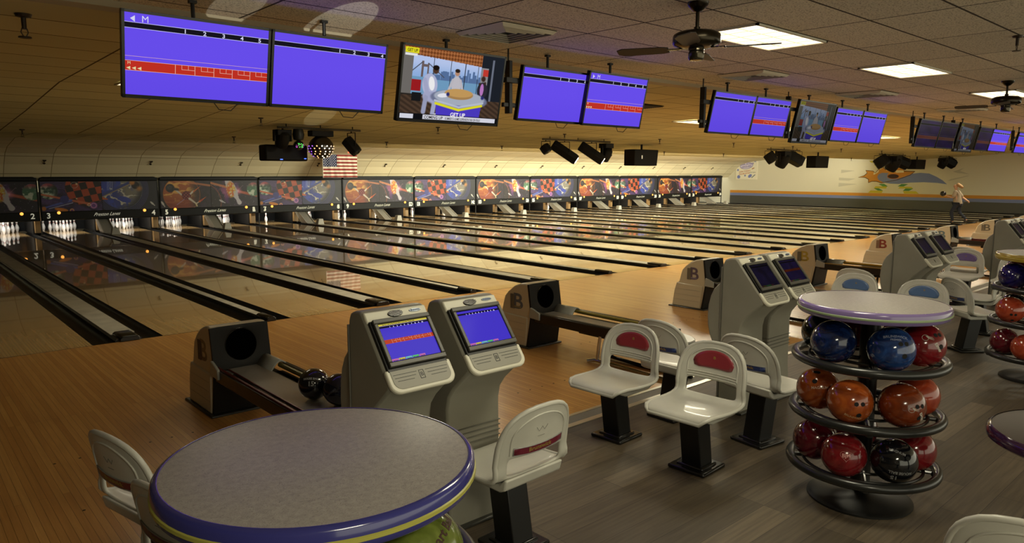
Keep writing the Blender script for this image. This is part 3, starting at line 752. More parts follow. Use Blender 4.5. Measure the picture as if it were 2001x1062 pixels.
    # leaning post and foot plate
    MB().add([(-.075-.06, -.066, .03), (.075-.06-.01, -.066, .03), (.065-.06, .066, .03), (-.075-.06, .066, .03), (-.075, -.066, .40), (.065, -.066, .40), (.065, .066, .40), (-.075, .066, .40)],
             [(0, 3, 2, 1), (4, 5, 6, 7), (0, 1, 5, 4), (1, 2, 6, 5), (2, 3, 7, 6), (3, 0, 4, 7)]).build('post', M_POST, root, bevel=.006)
    MB().box(-.195, .075, -.125, .125, 0, .028).box(-.15, .03, -.09, .09, .02, .04).build('foot_plate', mat('plate black', '12110f', .25, coat=.2), root, bevel=.010)
    return root
RED, BLU, PUR, CRI = '8c3038', '31467e', '6e5a92', '6e1c30'
CH = {'rr': make_chair(RED, CRI), 'bb': make_chair('54709c', '2a3a6c'), 'pp': make_chair(PUR, 'a08a30'), 'rb': make_chair(RED, '2c3c74')}
used = set()
def chair(kind, x, y, deg, label, group='fixed seats by the consoles'):
    c = CH[kind] if kind not in used else copy_tree(CH[kind]); used.add(kind)
    c.location = (x, y, 0); c.rotation_euler = (0, 0, math.radians(deg)); c.scale = (1.06, 1.12, 1.0); tag(c, label, 'chair', group); return c
chair('rr', .16, -5.86, 183, 'grey plastic chair with red inlay, front left of the middle four')
chair('rr', .12, -6.60, 183, 'grey plastic chair with red inlay, nearest in the middle of the photo')
chair('rb', .97, -5.86, -2, 'grey chair seen from behind with blue band, behind the red inlay chairs')
chair('rb', 1.00, -6.63, -8, 'grey chair with blue back band just left of the ball rack')
chair('rr', -1.44, -6.47, 92, 'grey chair with crimson lettered band right of the nearest table')
chair('rr', -2.92, -5.70, 13, 'grey chair in shadow at the far left beside nearest table')
chair('rr', -2.92, -6.42, 12, 'grey chair mostly hidden behind left edge of nearest table')
chair('bb', 4.33, -5.76, 180, 'grey chair with blue inlay behind the left half of lilac edged table')
chair('bb', 4.38, -6.47, 180, 'grey chair with blue inlay behind the right half of lilac edged table')
chair('bb', 5.30, -5.56, -3, 'grey chair seen from behind against the third pair of consoles')
chair('bb', 5.33, -6.76, -38, 'grey chair turned sideways right of the lilac edged table')
chair('pp', 8.42, -5.70, 182, 'grey chair with purple inlay in front of fourth console pair')
chair('pp', 9.25, -5.55, 0, 'grey chair with yellow band behind the purple inlay chair')
chair('pp', 6.42, -6.50, 96, 'grey chair in profile left of the far right ball rack')
chair('pp', 8.35, -6.42, 180, 'grey chair with purple inlay half hidden under yellow edged table')
chair('rb', -.79, -8.67, 13, 'grey blue chair back cut off at the bottom right corner')

# ------------------------------------------------------------------ scoring consoles
BLUE_S = '5a46dd'
def screen_img(rows, top=True, dim=1.0, n=10, header=None):
    def fn(u, v):
        A = Art(u, v, 1.33); A.put('4a3ad0', np.ones_like(u))
        r = lambda x0, x1, y0, y1, c: A.put(c, ((u >= x0)&(u <= x1)&(v >= y0)&(v <= y1)).astype(float))
        r(0, 1, .885, .94, '15122a')
        if header: r(0, 1, .945, 1, 'd8c84e')
        if rows:
            r(0, 1, .615, .620, 'a8a8ff'); r(0, 1, .47, .575, 'c2401f')
            for k in range(n+1):
                x = .16+k*.078; r(x, x+.005, .47, .575, 'e8a48a')
                if k < n: r(x+.03, x+.033, .53, .575, 'e8a48a'); r(x+.03, x+.078, .528, .532, 'e8a48a')
        for k, c in enumerate(('d070b8', 'd8c84e', '78c8c8', '5fc870', 'd070b8')): r(.02+k*.135, .145+k*.135, .01, .065, c)
        return A.c*dim
    return fn
def console(kind, name='scoring_console'):
    root = empty(name); body = mat('console grey', '8f8c7e', .42, bump=.01, bscale=250, var=.05, vscale=5); light = mat('console light', 'dcd8c4', .38); w = .188
    # side profile in (y, z): front is -y
    prof = [(.115, .0), (.115, 1.24), (.095, 1.285), (.05, 1.30), (-.005, 1.305), (-.02, 1.295), (-.262, .99), (-.268, .955), (-.235, .925), (-.13, .83), (-.085, .77), (-.07, .70), (-.075, .30), (-.095, .04), (-.10, 0)]
    MB().prism(prof, -w, w).build('body', body, root, bevel=.014, smooth=50)
    MB().box(-w-.004, w+.004, .112, .122, .05, 1.22).build('rear_cover', mat('console rear', '77746a', .5), root)
    lobe = [(.12, .50)]+[(.12+.13*math.sin(a)**1.0, .80-.28*math.cos(a)) for a in np.linspace(.3, PI-.3, 9)]+[(.12, 1.10)]
    MB().prism(lobe, -w+.01, w-.01).build('rear_bulge', body, root, bevel=.012)
    MB().box(-w-.02, w+.02, -.13, .15, 0, .02).build('base_plate', mat('console base', '3f3f3a', .3, coat=.3), root, bevel=.006)
    # slanted face frame
    p0 = Vector((0, -.02, 1.295)); p1 = Vector((0, -.262, .99)); up = (p0-p1).normalized(); nrm = Vector((1, 0, 0)).cross(up)
    def F(x, s, off=0.0): return frame(tuple(p1+up*s+nrm*off+Vector((x, 0, 0))), (1, 0, 0), up)
    Lf = (p0-p1).length
    m = MB(); m.M = F(0, Lf-.030, 0); m.box(-w+.004, w-.004, -.032, .030, -.01, .012); m.build('top_panel', light, root, bevel=.008)
    m = MB(); m.M = F(0, .20, 0); m.box(-w+.012, w-.014, -.152, .132, -.01, .016); m.build('screen_well', M_BLACK, root, bevel=.004)
    m = MB(); m.M = F(.006, .205, .016)
    for a in ((-.168, .168, .104, .128), (-.168, .168, -.136, -.110), (-.168, -.146, -.110, .104), (.146, .168, -.110, .104)): m.box(*a, 0, .016)
    m.build('bezel', mat('bezel', '4c4a42', .4), root, bevel=.004)
    M_ = F(.006, .202, .0225)
    if kind == 'live_score': fn, em = screen_img(True, header=True), .42
    elif kind == 'live_empty': fn, em = screen_img(False), .42
    elif kind == 'dim_score': fn, em = (lambda u, v: screen_img(True)(u, v)*(.45+.4*fbm(u*5, v*4, 7))[..., None]*np.array([.85, .8, .6])), .10
    else: fn, em = (lambda u, v: screen_img(False)(u, v)*(.35+.5*fbm(u*5, v*4, 2))[..., None]*np.array([.85, .9, .55])), .10  # this and the dim screen glow faintly, painting in a purple-grey reflection
    sm_ = attr_mat('screen %g' % em, emit=em, rough=.12, coat=.5)
    scr = paint_grid('screen', 160, 120, fn, .296, .207, M_, sm_, root)
    if kind.startswith('live'):
        t = MB(); tm_ = mat('screen text', 'cfcfff', .5, emit=.4)
        for k in range(10): text(t, str(k+1), F(.006-.148+.296*(.22+.073*k), .198+.207*.412, .0235), .011)
        t.build('frame_numbers', tm_, scr, smooth=0)
        dk = mat('screen text dark', '1c1a10', .6)
        if kind == 'live_score': t = MB(); text(t, 'Service call to the Front desk in process. Please wait', F(-.02, .202+.207*.472, .0235), .0115, bold=True, sx=.78); t.build('message_lettering', dk, scr, smooth=0)
        for k, s_ in enumerate(('Service', 'Bowlers', 'Scores', 'Arrows', 'Special')): t = MB(); text(t, s_, F(.006-.148+.296*(.0825+.135*k), .198-.207*.4625, .0235), .0115, bold=True, sx=.85); t.build('button_lettering', dk, scr, smooth=0)
    # speaker grille and maker's plate
    m = MB(); m.M = F(-.01, Lf-.030, .012)
    m.add(*ellipse_slab(.046, .020, .006)); gr = m.build('speaker_grille', M_CHROME, root, smooth=30)
    m = MB(); m.M = F(-.01, Lf-.030, .0185)
    for k in range(5): y = -.013+k*.0065; hx = .044*math.sqrt(max(0, 1-(y/.019)**2)); m.box(-hx, hx, y-.0014, y+.0014, 0, .0012)
    m.build('grille_slots', M_BLACK, gr, smooth=0)
    m = MB(); m.M = F(.112, Lf-.026, .012); m.add(*ellipse_slab(.038, .010, .004)); pl = m.build('maker_plate', mat('plate blue grey', '8c96a4', .25, .5), root, smooth=30)
    t = MB(); text(t, 'Brunswick', F(.112, Lf-.026, .017), .013, bold=True); t.build('plate_lettering', mat('plate ink', '2f4272', .5), pl, smooth=0)
    # hand rest below the screen
    sh = []
    for k in range(9): a = PI+PI/2*k/8; sh.append((-w+.055+.055*math.cos(a), .0+.055*math.sin(a)))
    shape = [(-w-.004, .062)]+[(-w+.05+.054*math.cos(a), -.012+.054*math.sin(a)) for a in np.linspace(PI, 1.5*PI, 7)]+[(w-.05+.054*math.cos(a), -.012+.054*math.sin(a)) for a in np.linspace(1.5*PI, 2*PI, 7)]+[(w+.004, .062)]
    m = MB(); m.M = F(0, 0, -.012); m.prism(shape, 0, .026, 'z'); rest = m.build('hand_rest', light, root, bevel=.008)
    m = MB(); m.M = F(0, 0, .0145); shp = [(x*.88, y*.78+.004) for x, y in shape]; m.prism(shp, 0, .002, 'z'); m.build('rest_inset', mat('console inset', '989588', .45), rest, bevel=.002)
    m = MB(); m.M = F(0, 0, .0168)
    for s_ in (-1, 1):
        for k, (a, b_) in enumerate(((.025, .16), (.035, .155), (.05, .145))): x0, x1 = sorted((s_*a, s_*b_)); m.box(x0, x1, .028-.017*k, .030-.017*k, 0, .001)
    m.build('rest_lines', M_BLACK, rest, smooth=0)
    m = MB(); m.M = F(0, 0, .0168); m.box(-.014, -.0115, -.012, .03, 0, .001); m.box(.0115, .014, -.012, .03, 0, .001); m.box(-.014, .014, -.014, -.011, 0, .001); m.box(-.014, .014, .029, .032, 0, .001)
    text(m, 'B', Matrix.Translation((0, .009, 0)), .03, bold=True); m.build('small_emblem', M_BLACK, rest, smooth=0)
    # grooves around the column
    m = MB()
    for z in (.475, .505, .535, .565): m.box(-w-.002, w+.002, -.079, .0, z, z+.006)
    m.build('column_groove', mat('groove', '66645a', .5), root, bevel=.002)
    return root
def ellipse_slab(rx, ry, h, n=24):
    vs = [(rx*math.cos(2*PI*k/n), ry*math.sin(2*PI*k/n), 0) for k in range(n)]+[(rx*.9*math.cos(2*PI*k/n), ry*.85*math.sin(2*PI*k/n), h) for k in range(n)]
    return vs, [tuple(range(n))[::-1], tuple(range(n, 2*n))]+[(k, (k+1) % n, n+(k+1) % n, n+k) for k in range(n)]
def consoles():
    live_s, live_e = console('live_score'), console('live_empty')
    off0, off1 = console('off'), console('dim_score')
    YC = -6.115
    lab = ['nearest console, its lit blue screen showing a red score row', 'second console, its lit screen plain blue with coloured buttons',
           'left console of the second pair with a painted reflection on its dark screen', 'right console of the second pair with faint red band on screen',
           'left console of third pair, behind the blue inlay chairs', 'right console of third pair, beside the purple inlay chair',
           'left console of the fourth pair by the right photo edge', 'right console of the fourth pair by the right photo edge']
    xs = [-1.915, -1.43, 1.55, 2.02, 5.14, 5.70, 8.98, 9.50]
    for i, x in enumerate(xs):
        if i == 0: c = live_s
        elif i == 1: c = live_e
        elif i == 2: c = off0
        elif i == 3: c = off1
        else: c = copy_tree(off0)
        c.location = (x, YC, 0); tag(c, 'grey scoring '+lab[i], 'scoring console', 'scoring consoles')
consoles()

# ------------------------------------------------------------------ ball returns
def b_emblem(M_, mcol, mstripe, mtext, parent):
    top_ = parent
    """big letter B with trailing lines, standing proud of the hood side"""
    t = MB(); t.M = M_
    text(t, 'B', Matrix.Translation((.02, 0, 0)), .25, bold=True, sx=1.25, thick=.05); parent = t.build('emblem', mcol, parent, smooth=30)
    s_ = MB(); s_.M = M_
    for k in range(3): s_.box(-.105+.026*k, -.088+.026*k, -.085, .085, 0, .004)
    s_.build('emblem_stripe', mstripe, parent, smooth=0)
    t = MB(); t.M = M_; text(t, 'Brunswick', Matrix.Translation((.02, -.055, .004)), .026, bold=True); t.build('emblem_lettering', mtext, parent, smooth=0)
def ball_return(col, stripe, ink, rail='8a7a34', trim='4c4a40'):
    root = empty('ball_return'); side = mat('hood tan', 'b3a58a', .38, coat=.1, bump=.01, bscale=200); dark = mat('hood dark', '15120e', .5, spec=.2); w = .235
    prof = [(.0, .02), (-.055, .40), (.0, .742), (.06, .748), (.14, .738), (.24, .70), (.34, .63), (.40, .57), (.43, .48), (.455, .385), (.50, .372), (.52, .30), (.545, .16), (.56, .02)]
    hood = MB().prism(prof, -w, w).build('hood', side, root, bevel=.018, smooth=50)
    g = MB()
    for z in (.13, .21, .29): g.box(-w-.012, w+.012, .04, .545-.15*(z-.1), z, z+.008)
    MB().prism([(.03, .02), (.0, .36), (.49, .375), (.53, .25), (.565, .02)], -w-.012, w+.012).build('skirt', side, root, bevel=.012)
    g = MB()
    for z in (.12, .20, .28): g.box(-w-.014, w+.014, .045, .545-.17*(z-.1), z, z+.005)
    g.build('skirt_groove', mat('hood light line', 'a09682', .4), root, smooth=0)
    MB().box(-.27, .27, -.05, .62, 0, .022).build('base_mat', mat('mat black', '24221e', .35), root, bevel=.008)
    # dark front: two slanted plates, the upper one pierced
    a, b_ = Vector((0, -.060, .40)), Vector((0, -.004, .745)); up = (b_-a).normalized(); Lp = (b_-a).length
    m = MB(); m.M = frame(tuple(a), (1, 0, 0), up); cx, cy, r = 0, .185, .128; n = 32
    vs, fs = [], []; hw = w+.004
    for k in range(n):
        t = 2*PI*k/n; c_, s_ = math.cos(t), math.sin(t); q = min(hw/abs(c_) if abs(c_) > 1e-6 else 9, ((Lp-cy)/s_ if s_ > 1e-6 else (cy/-s_ if s_ < -1e-6 else 9)))
        for rr, z in ((r, -.10), (r, .010), (r+.012, .016), (q, .014), (q, -.012)): vs.append((cx+rr*c_, cy+rr*s_, z))
    for k in range(n):
        for j in range(4): fs.append((k*5+j, k*5+j+1, ((k+1) % n)*5+j+1, ((k+1) % n)*5+j))
    m.add(vs, fs); m.build('front_plate', dark, hood, smooth=30)
    m = MB(); m.M = frame(tuple(a), (1, 0, 0), up); m.add(*disc_(cx, cy, r+.001, .0115)); 
    o = MB(); o.M = frame(tuple(a), (1, 0, 0), up); o.lathe([(r, .0165), (r*.97, .0145), (r*.8, .0125), (.0, .0122)], 32, (cx, cy, 0), caps=False); o.build('opening', mat('opening black', '020202', 1.0, spec=0.0), hood)
    m = MB(); m.M = frame(tuple(a), (1, 0, 0), up); text(m, 'Brunswick', Matrix.Translation((0, .328, .0145)), .030, thick=.03); m.build('front_lettering', mat('ink grey', 'a09c94', .4), hood, smooth=0)
    MB().prism([(-.012, .0225), (-.068, .40), (-.045, .40), (.025, .0225)], -w-.004, w+.004).build('lower_front', dark, root, bevel=.004)
    # emblems on both sides
    mc, ms, mt = mat('emblem '+col, col, .3, coat=.3), mat('emblem stripe '+stripe, stripe, .4), mat('ink '+ink, ink, .5)
    b_emblem(frame((-w-.001, .19, .52), (0, -1, 0), (0, .0, 1)), mc, ms, mt, root)
    # rack: belt, rails, collars, tray, legs
    belt = mat('belt steel', 'a29c90', .32, .45, bump=.05, bscale=25); bronze = mat('rail bronze', '231c16', .3, .3)
    box('belt', belt, root, -.125, .125, -1.70, -.03, .385, .40, bevel=.003)
    MB().box(-.245, -.20, -1.72, -.12, .33, .43).box(-.20, -.125, -1.72, -.05, .36, .385).box(.125, .2, -1.72, -.05, .36, .385).build('left_rail', bronze, root, bevel=.006)
    MB().tube([(-.222, -.12, .434), (-.222, -1.72, .434)], .012, 8).tube([(-.135, -.12, .405), (-.135, -1.72, .405)], .007, 8).build('rail_trim', mat('rail trim '+trim, trim, .3, .3), root)
    MB().box(.225, .262, -1.72, -.33, .40, .45).box(.15, .225, -1.72, -.33, .36, .385).build('right_rail', bronze, root, bevel=.006)
    MB().tube([(.205, -.32, .43), (.205, -1.72, .43)], .020, 10).build('rail_insert', mat('rail insert '+rail, rail, .3, .3), root)
    cup = mat('cup grey', '8f8f86', .35, coat=.2)
    q = MB(); pts = []
    for k in range(9): t = k/8; pts.append((.10+.16*t, .375+.02*t+.085*math.sin(t*PI*.9)))
    n_ = len(pts); y0, y1 = -.04, -.36
    q.add([(x, y0, z) for x, z in pts]+[(x, y1, z) for x, z in pts], [(i, i+1, n_+i+1, n_+i) for i in range(n_-1)]); q.build('collar', cup, root, smooth=60, solid=.012)
    MB().prism([(-.04, .37), (-.06, .49), (-.12, .475), (-.21, .44), (-.21, .36)], -.262, -.238).box(-.25, -.10, -.20, -.05, .375, .388).build('collar', cup, root, bevel=.008)
    # end tray
    tr = [(.262*math.cos(t), -1.72-.30*math.sin(t)) for t in np.linspace(0, PI, 17)]
    MB().prism(tr, .36, .405, 'z').build('end_tray', cup, root, bevel=.012)
    m = MB(); m.M = Matrix.Translation((-.02, -1.84, .405)); m.add(*ellipse_slab(.085, .045, .008)); m.build('reset_panel', mat('panel dark', '1c1c1a', .3), root, smooth=30)
    m = MB(); m.M = Matrix.Translation((-.0, -1.85, .413)); m.add(*ellipse_slab(.012, .008, .004)); m.build('reset_button', mat('button red', 'b03a20', .4), root, smooth=30)
    # legs with feet
    for s_ in (-1, 1):
        MB().tube([(s_*.10, -.98, .36), (s_*.12, -.95, .04)], .018, 10).tube([(s_*.18, -.86, .02), (s_*.12, -.92, .03), (s_*.10, -1.4, .022), (s_*.14, -1.95, .02)], .020, 10).build('leg', M_CHROME if s_ < 0 else mat('leg dark', '1e1c18', .2, .6), root, smooth=60)
    MB().box(-.06, .06, -1.10, -.62, .26, .355).tube([(-.10, -.80, .33), (-.06, -1.5, .345)], .025, 8).build('motor', M_BLACK, root, bevel=.01)
    return root
def disc_(cx, cy, r, z, n=32): return [(cx+r*math.cos(2*PI*k/n), cy+r*math.sin(2*PI*k/n), z) for k in range(n)], [tuple(range(n))]
def returns():
    spec = [(-1.70, '3a211a', '3a2a20', '4a2a22', '6e6630', 'tan ball return with brown emblem holding two black balls'),
            (1.81, '4e5664', '5a5246', 'a08a3c', '8a7e3a', 'tan ball return with grey blue emblem behind the second console'),
            (5.28, '5a4c5c', '5c554a', '8c86a0', '6a6440', 'tan ball return with purple grey emblem left of the second console pair'),
            (8.68, 'a08a34', '4c4a40', '5c5428', 'a07c28', 'tan ball return with yellow emblem and yellow rails'),
            (12.1, '7a2c24', '6a4a3c', '5c2018', '7a2a24', 'tan ball return with red emblem partly behind the third console pair'),
            (15.6, '56666a', '5a5c54', '8a9496', '5a2226', 'tan ball return with grey green emblem and dark rails'),
            (19.1, '5a5448', '5a5448', '8a8474', '6a6440', 'tan ball return with plain emblem left of the fourth console pair'),
            (22.6, 'b09a38', '6a6040', '5c5428', '8a7a3a', 'tan ball return with bright yellow emblem at the right edge')]
    for x, a, b_, c_, d_, lab in spec:
        r = ball_return(a, b_, c_, d_, '5a1c16' if x in (-1.70, 15.6) else ('8a6a28' if x == 8.68 else '5e5a4e')); r.location = (x, -3.40, 0); r.scale = (1, .92 if 5 < x < 6 else 1, 1); tag(r, lab, 'ball return', 'ball returns on the approach')
    global BR
    BR = .110
    v = math.atan2(-9.256+4.8, -3.874+1.6)
    ball((-1.655, -4.66, .512), B_BLACK, (v+2.5, .6), 'black house ball with number 15 lying on the ball return', 'balls on the ball return', [('HOUSE BALL', v-.2, .62, .020, 0), ('15', v-.2, .28, .045, 0)], '9a9a96')
    ball((-1.585, -4.89, .512), swirl('ball midnight', '06070d', '10142c', .1, 7), (v+2.5, .6), 'midnight blue bowling ball right of the number 15 ball', 'balls on the ball return', [('TORNADO', v-.55, .05, .018, .7)], '5a5a66')
returns()

# ------------------------------------------------------------------ monitors and televisions
def score_img(u, v): A = Art(u, v, 1.75); A.put('6a4ff2', np.ones_like(u)); A.put('6248ea', sm(v, .6, .0)*.5); return A.c
def tv_img(u, v):
    A = Art(u, v, 1.78); x, y = A.x, A.y; n = fbm(x*7, y*7, 3)
    A.put('2a2622', np.ones_like(u))
    r = lambda x0, x1, y0, y1, c, k=1.0: A.put(c, k*((x >= x0)&(x <= x1)&(y >= y0)&(y <= y1)).astype(float))
    r(.16, 1.36, .36, .90, '8fb0e0'); A.put('b8c8ee', ((x > .16)&(x < 1.36)&(y > .62)&(y < .90))*sm(y, .6, .85))
    r(.16, 1.36, .36, .60, '6f9cc0')
    for k in range(26):
        h = .64+.13*float(hashn(np.array(k*1.7), np.array(3.)))*(1 if k > 5 else .3); r(.42+k*.036, .455+k*.036, .58, h, '55709c')
    r(.30, .34, .60, .82, '6a5c5c'); r(.40, .43, .60, .80, '6a5c5c'); r(.30, .43, .74, .78, '6a5c5c'); A.seg(.14, .66, .31, .80, .008, '4a4c58'); A.seg(.42, .79, .7, .62, .008, '4a4c58')
    for xx in (.50, .80, 1.06, 1.30): r(xx, xx+.012, .36, .92, '30343c')
    A.put('a8683c', ((y > .88-.06*x+.03)&(y < 1.0)).astype(float)); A.put('74401f', ((y > .90-.05*x)&(np.sin((x+y)*60)*np.sin((x-y)*60) > 0)).astype(float))
    r(0, .16, .36, .95, '6e6a66'); r(1.36, 1.78, .2, 1, '1c2028'); r(1.37, 1.50, .45, .82, '8c8c90'); r(1.40, 1.50, .70, .80, 'c23a30'); r(1.56, 1.60, .2, .95, '6a7080')
    r(0, 1.78, .0, .34, '3a2c22'); A.put('5a4434', ((y < .34)&(np.sin((x*1.5+y*3)*30) > 0)).astype(float)*.6)
    r(.16, .32, .40, .56, '9a1c20'); r(.18, .34, .26, .38, '18181a')
    # seated figure in a grey suit
    A.disc(.55, .71, .052, '4c3428'); A.ell(.55, .745, .055, .035, 0, '17100c'); A.ell(.47, .50, .13, .16, .2, 'b2b6d4'); A.ell(.50, .52, .05, .10, .2, 'f0f0f2'); A.seg(.42, .34, .60, .28, .07, 'a4a8c8'); A.seg(.58, .30, .56, .10, .045, 'a4a8c8'); A.seg(.42, .32, .40, .12, .045, '9a9ebc')
    A.ell(.62, .08, .05, .022, 0, 'd8d8dc'); A.seg(.38, .56, .44, .38, .04, 'a4a8c8'); A.seg(.44, .38, .62, .38, .03, 'a4a8c8'); A.disc(.64, .385, .025, '4c3428')
    # standing figure, centre
    A.disc(.93, .70, .042, 'b88a70'); A.ell(.93, .735, .045, .028, 0, '2a1e18'); A.ell(.93, .53, .085, .13, 0, 'c0bcc4'); A.seg(.86, .60, .80, .44, .024, 'bcb8c0'); A.seg(1.0, .60, 1.06, .44, .024, 'bcb8c0')
    # figure on the right
    A.disc(1.42, .66, .04, '3c2820'); A.ell(1.42, .49, .10, .12, 0, '2c2a34'); A.ell(1.41, .50, .035, .09, 0, 'b878c0'); A.disc(1.36, .58, .02, '3c2820'); A.disc(1.46, .60, .02, '3c2820')
    # desk
    A.ell(1.02, .33, .52, .13, -.03, '6e7490'); A.ell(1.02, .35, .46, .11, -.03, 'a8b0c0'); A.ell(1.0, .40, .26, .075, 0, 'a88250'); A.ell(1.0, .42, .25, .06, 0, 'c49a5c')
    A.put('4a3ac0', ((abs(x-1.02) < .42-.1*(.3-y))&(y < .24)).astype(float)); A.seg(.60, .25, 1.02, .175, .022, 'e0dc28'); A.seg(1.02, .175, 1.44, .26, .022, 'e0dc28'); A.seg(.58, .29, 1.02, .215, .018, 'b8c0d0'); A.seg(1.02, .215, 1.46, .30, .018, 'b8c0d0')
    A.ell(.72, .37, .10, .03, .1, 'e8e8f0'); A.disc(.80, .39, .028, '2a2c6c'); A.disc(1.44, .38, .028, '2a2c6c')
    # captions
    r(.02, .24, .91, .98, 'e8e020'); r(.02, .22, .87, .905, 'e8e8e8'); r(0, 1.78, 0, .085, '101014'); r(.02, .24, .012, .075, 'd8d8e4'); r(.40, 1.74, .012, .078, 'd8d8e4')
    return A.c
def monitor(xc, zt, zb, w, kind, num0=1, em=1.0, name='scoring_monitor', y=-4.0, arm=False, tilt=.125, n=5):
    """flat screen hung from the ceiling, tilted forward; xc is at the lower edge"""
    root = empty(name, (xc, y, zb)); h = (zt-zb)/math.cos(tilt*1.7); up = Vector((0, -math.sin(.21), math.cos(.21))); nrm = Vector((1, 0, 0)).cross(up)
    def F(x, s, off=0.0): return frame(tuple(up*s+nrm*off+Vector((x, 0, 0))), (1, 0, 0), up)
    body = M_BLKG
    m = MB(); m.M = F(0, h/2); m.box(-w/2, w/2, -h/2, h/2, -.045, 0); m.build('casing', body, root, bevel=.006)
    b = .018; m = MB(); m.M = F(0, h/2)
    for a in ((-w/2, w/2, h/2-b, h/2), (-w/2, w/2, -h/2, -h/2+b*1.3), (-w/2, -w/2+b, -h/2, h/2), (w/2-b, w/2, -h/2, h/2)): m.box(*a, 0, .006)
    m.build('bezel', body, root, smooth=0)
    fn = {'row': score_img, 'plain': score_img, 'tv': tv_img, 'dark': lambda u, v: score_img(u, v)*(.45+.75*fbm(u*4, v*3, 4))[..., None]*np.array([1.0, .75, .8])}[kind]  # dark kind: mottled colour paints in reflections on a dim screen
    em = em*.46; sm_ = attr_mat('monitor %g' % em, emit=em, rough=.15, coat=.3 if em < .5 else 0)
    ww, hh = w-2*b, h-2.2*b
    scr = paint_grid('screen', *((340, 192) if kind == 'tv' else (40, 24)), fn, ww, hh, F(0, h/2+.002, .003), sm_, root)
    tmw = mat('score text %g' % em, 'e0e0ff', .5, emit=.9*em)
    if kind != 'tv':
        def strips(nm, c, rects, off):
            q = MB(); q.M = F(0, h/2+.002)
            for x0, x1, y0, y1 in rects: q.box((x0-.5)*ww, (x1-.5)*ww, (y0-.5)*hh, (y1-.5)*hh, .003, off)
            q.build(nm, mat('score %s %g' % (c, em), c, .5, emit=em, spec=.1), scr, smooth=0)
        strips('header_line', 'c8c4ff', [(0, 1, .815, .821), (0, 1, .884, .890)], .0036); strips('header_bar', '0a0818', [(0, 1, .821, .884)], .0034)
        if kind in ('row', 'dark'):
            strips('score_row', 'c22c1e', [(0, 1, .305, .420)], .0034); ln = [(0, 1, .300, .305), (0, 1, .420, .425), (0, 1, .476, .480)]
            for k in range(n+1):
                x = .325+k*.135; ln.append((x, x+.0035, .30, .425))
                if k < n: ln += [(x+.045, x+.0475, .366, .42), (x+.09, x+.0925, .366, .42), (x+.045, x+.135, .362, .367)]
            strips('score_line', 'e8b8a8', ln, .0036)
    if kind in ('row', 'plain'):
        t = MB(); ns = n if kind == 'row' else 4; x0 = .36 if kind == 'row' else .53
        for k in range(ns): text(t, str(k+1), F((x0+k*(.135 if kind == 'row' else .135)-.5)*ww+.03, h/2+(.853-.5)*hh, .0045), .036, bold=True, sx=1.25, thick=.02)
        if kind == 'row' and num0:
            text(t, 'M', F((.13-.5)*ww, h/2+(.935-.5)*hh, .0045), .058, thick=.02)
            t.M = F((.05-.5)*ww, h/2+(.935-.5)*hh, .0045); s_ = num0; t.add([(-.014*s_, 0, 0), (.014*s_, .02, 0), (.014*s_, -.02, 0)], [(0, 1, 2) if s_ < 0 else (0, 2, 1)]); t.M = Matrix()
        t.build('screen_numbers', tmw, scr, smooth=0)
        if kind == 'row' and num0:
            t = MB(); text(t, 'M', F((.025-.5)*ww, h/2+(.395-.5)*hh, .0045), .026, bold=True, thick=.02)
            for k in range(3):
                t.M = F((.02+.035*k-.5)*ww, h/2+(.335-.5)*hh, .0045); s_ = num0; t.add([(-.012*s_, 0, 0), (.012*s_, .011, 0), (.012*s_, -.011, 0)], [(0, 2, 1)])
            t.M = Matrix(); t.build('player_mark', mat('score cream %g' % em, 'f0e0a8', .5, emit=.9*em), scr, smooth=0)
    if kind == 'tv':
        t = MB(); text(t, 'COMING UP', F(-.17*ww+.0, .075*hh*.62+b, .0045), .036, bold=True, shear=0, thick=.02); t.build('caption_lettering', mat('caption ink %g' % em, '14141a', .6), scr, smooth=0); t = MB(); text(t, 'IS EMBIID\'S 3-GAME SUSPENSION FAIR OR FOUL?', F(.13*ww, .075*hh*.58+b, .0045), .030, bold=True, sx=.62, thick=.02); t.build('caption_lettering', mat('caption ink %g' % em, '14141a', .6), scr, smooth=0); t = MB()
        text(t, 'GET UP', F((.073-.5)*ww, h/2+(.945-.5)*hh, .0045), .034, bold=True, sx=.9, thick=.02)
        t.build('programme_lettering', mat('caption ink %g' % em, '14141a', .6), scr, smooth=0)
        t = MB(); text(t, 'GET UP', F(.07*ww, h*.125, .0045), .05, bold=True, thick=.02); t.build('desk_lettering', mat('caption white %g' % em, 'e8e8f8', .5, emit=.8*em), scr, smooth=0)
    # mount: arms behind and a rod up to the ceiling
    zc = ZC-zb-.01
    MB().box(-.14, .14, .015, .05, .12, h-.10).tube([(0, .035, h-.2), (0, .035, zc if y < -3.5 else zc)], .014, 8).box(-.025, .025, .015, .055, zc-.02, zc).build('mount', M_BLACK, root)
    if arm:
        MB().box(-w/2-.10, -w/2-.06, -.02, .05, .06, h+.03).box(-w/2-.16, -w/2+.05, -.01, .03, .12, .16).box(-w/2-.16, -w/2+.05, -.05, .0, h-.18, h-.13).tube([(-w/2-.08, .02, h), (-w/2-.08, .02, zc)], .009, 6).build('side_bracket', M_BLACK, root, bevel=.004)
    MB().tube([(.10, .02, .01), (.14, .03, -.04), (.22, .02, -.045), (.27, .0, .01)], .0035, 5).build('cable', M_BLACK, root)
    return root
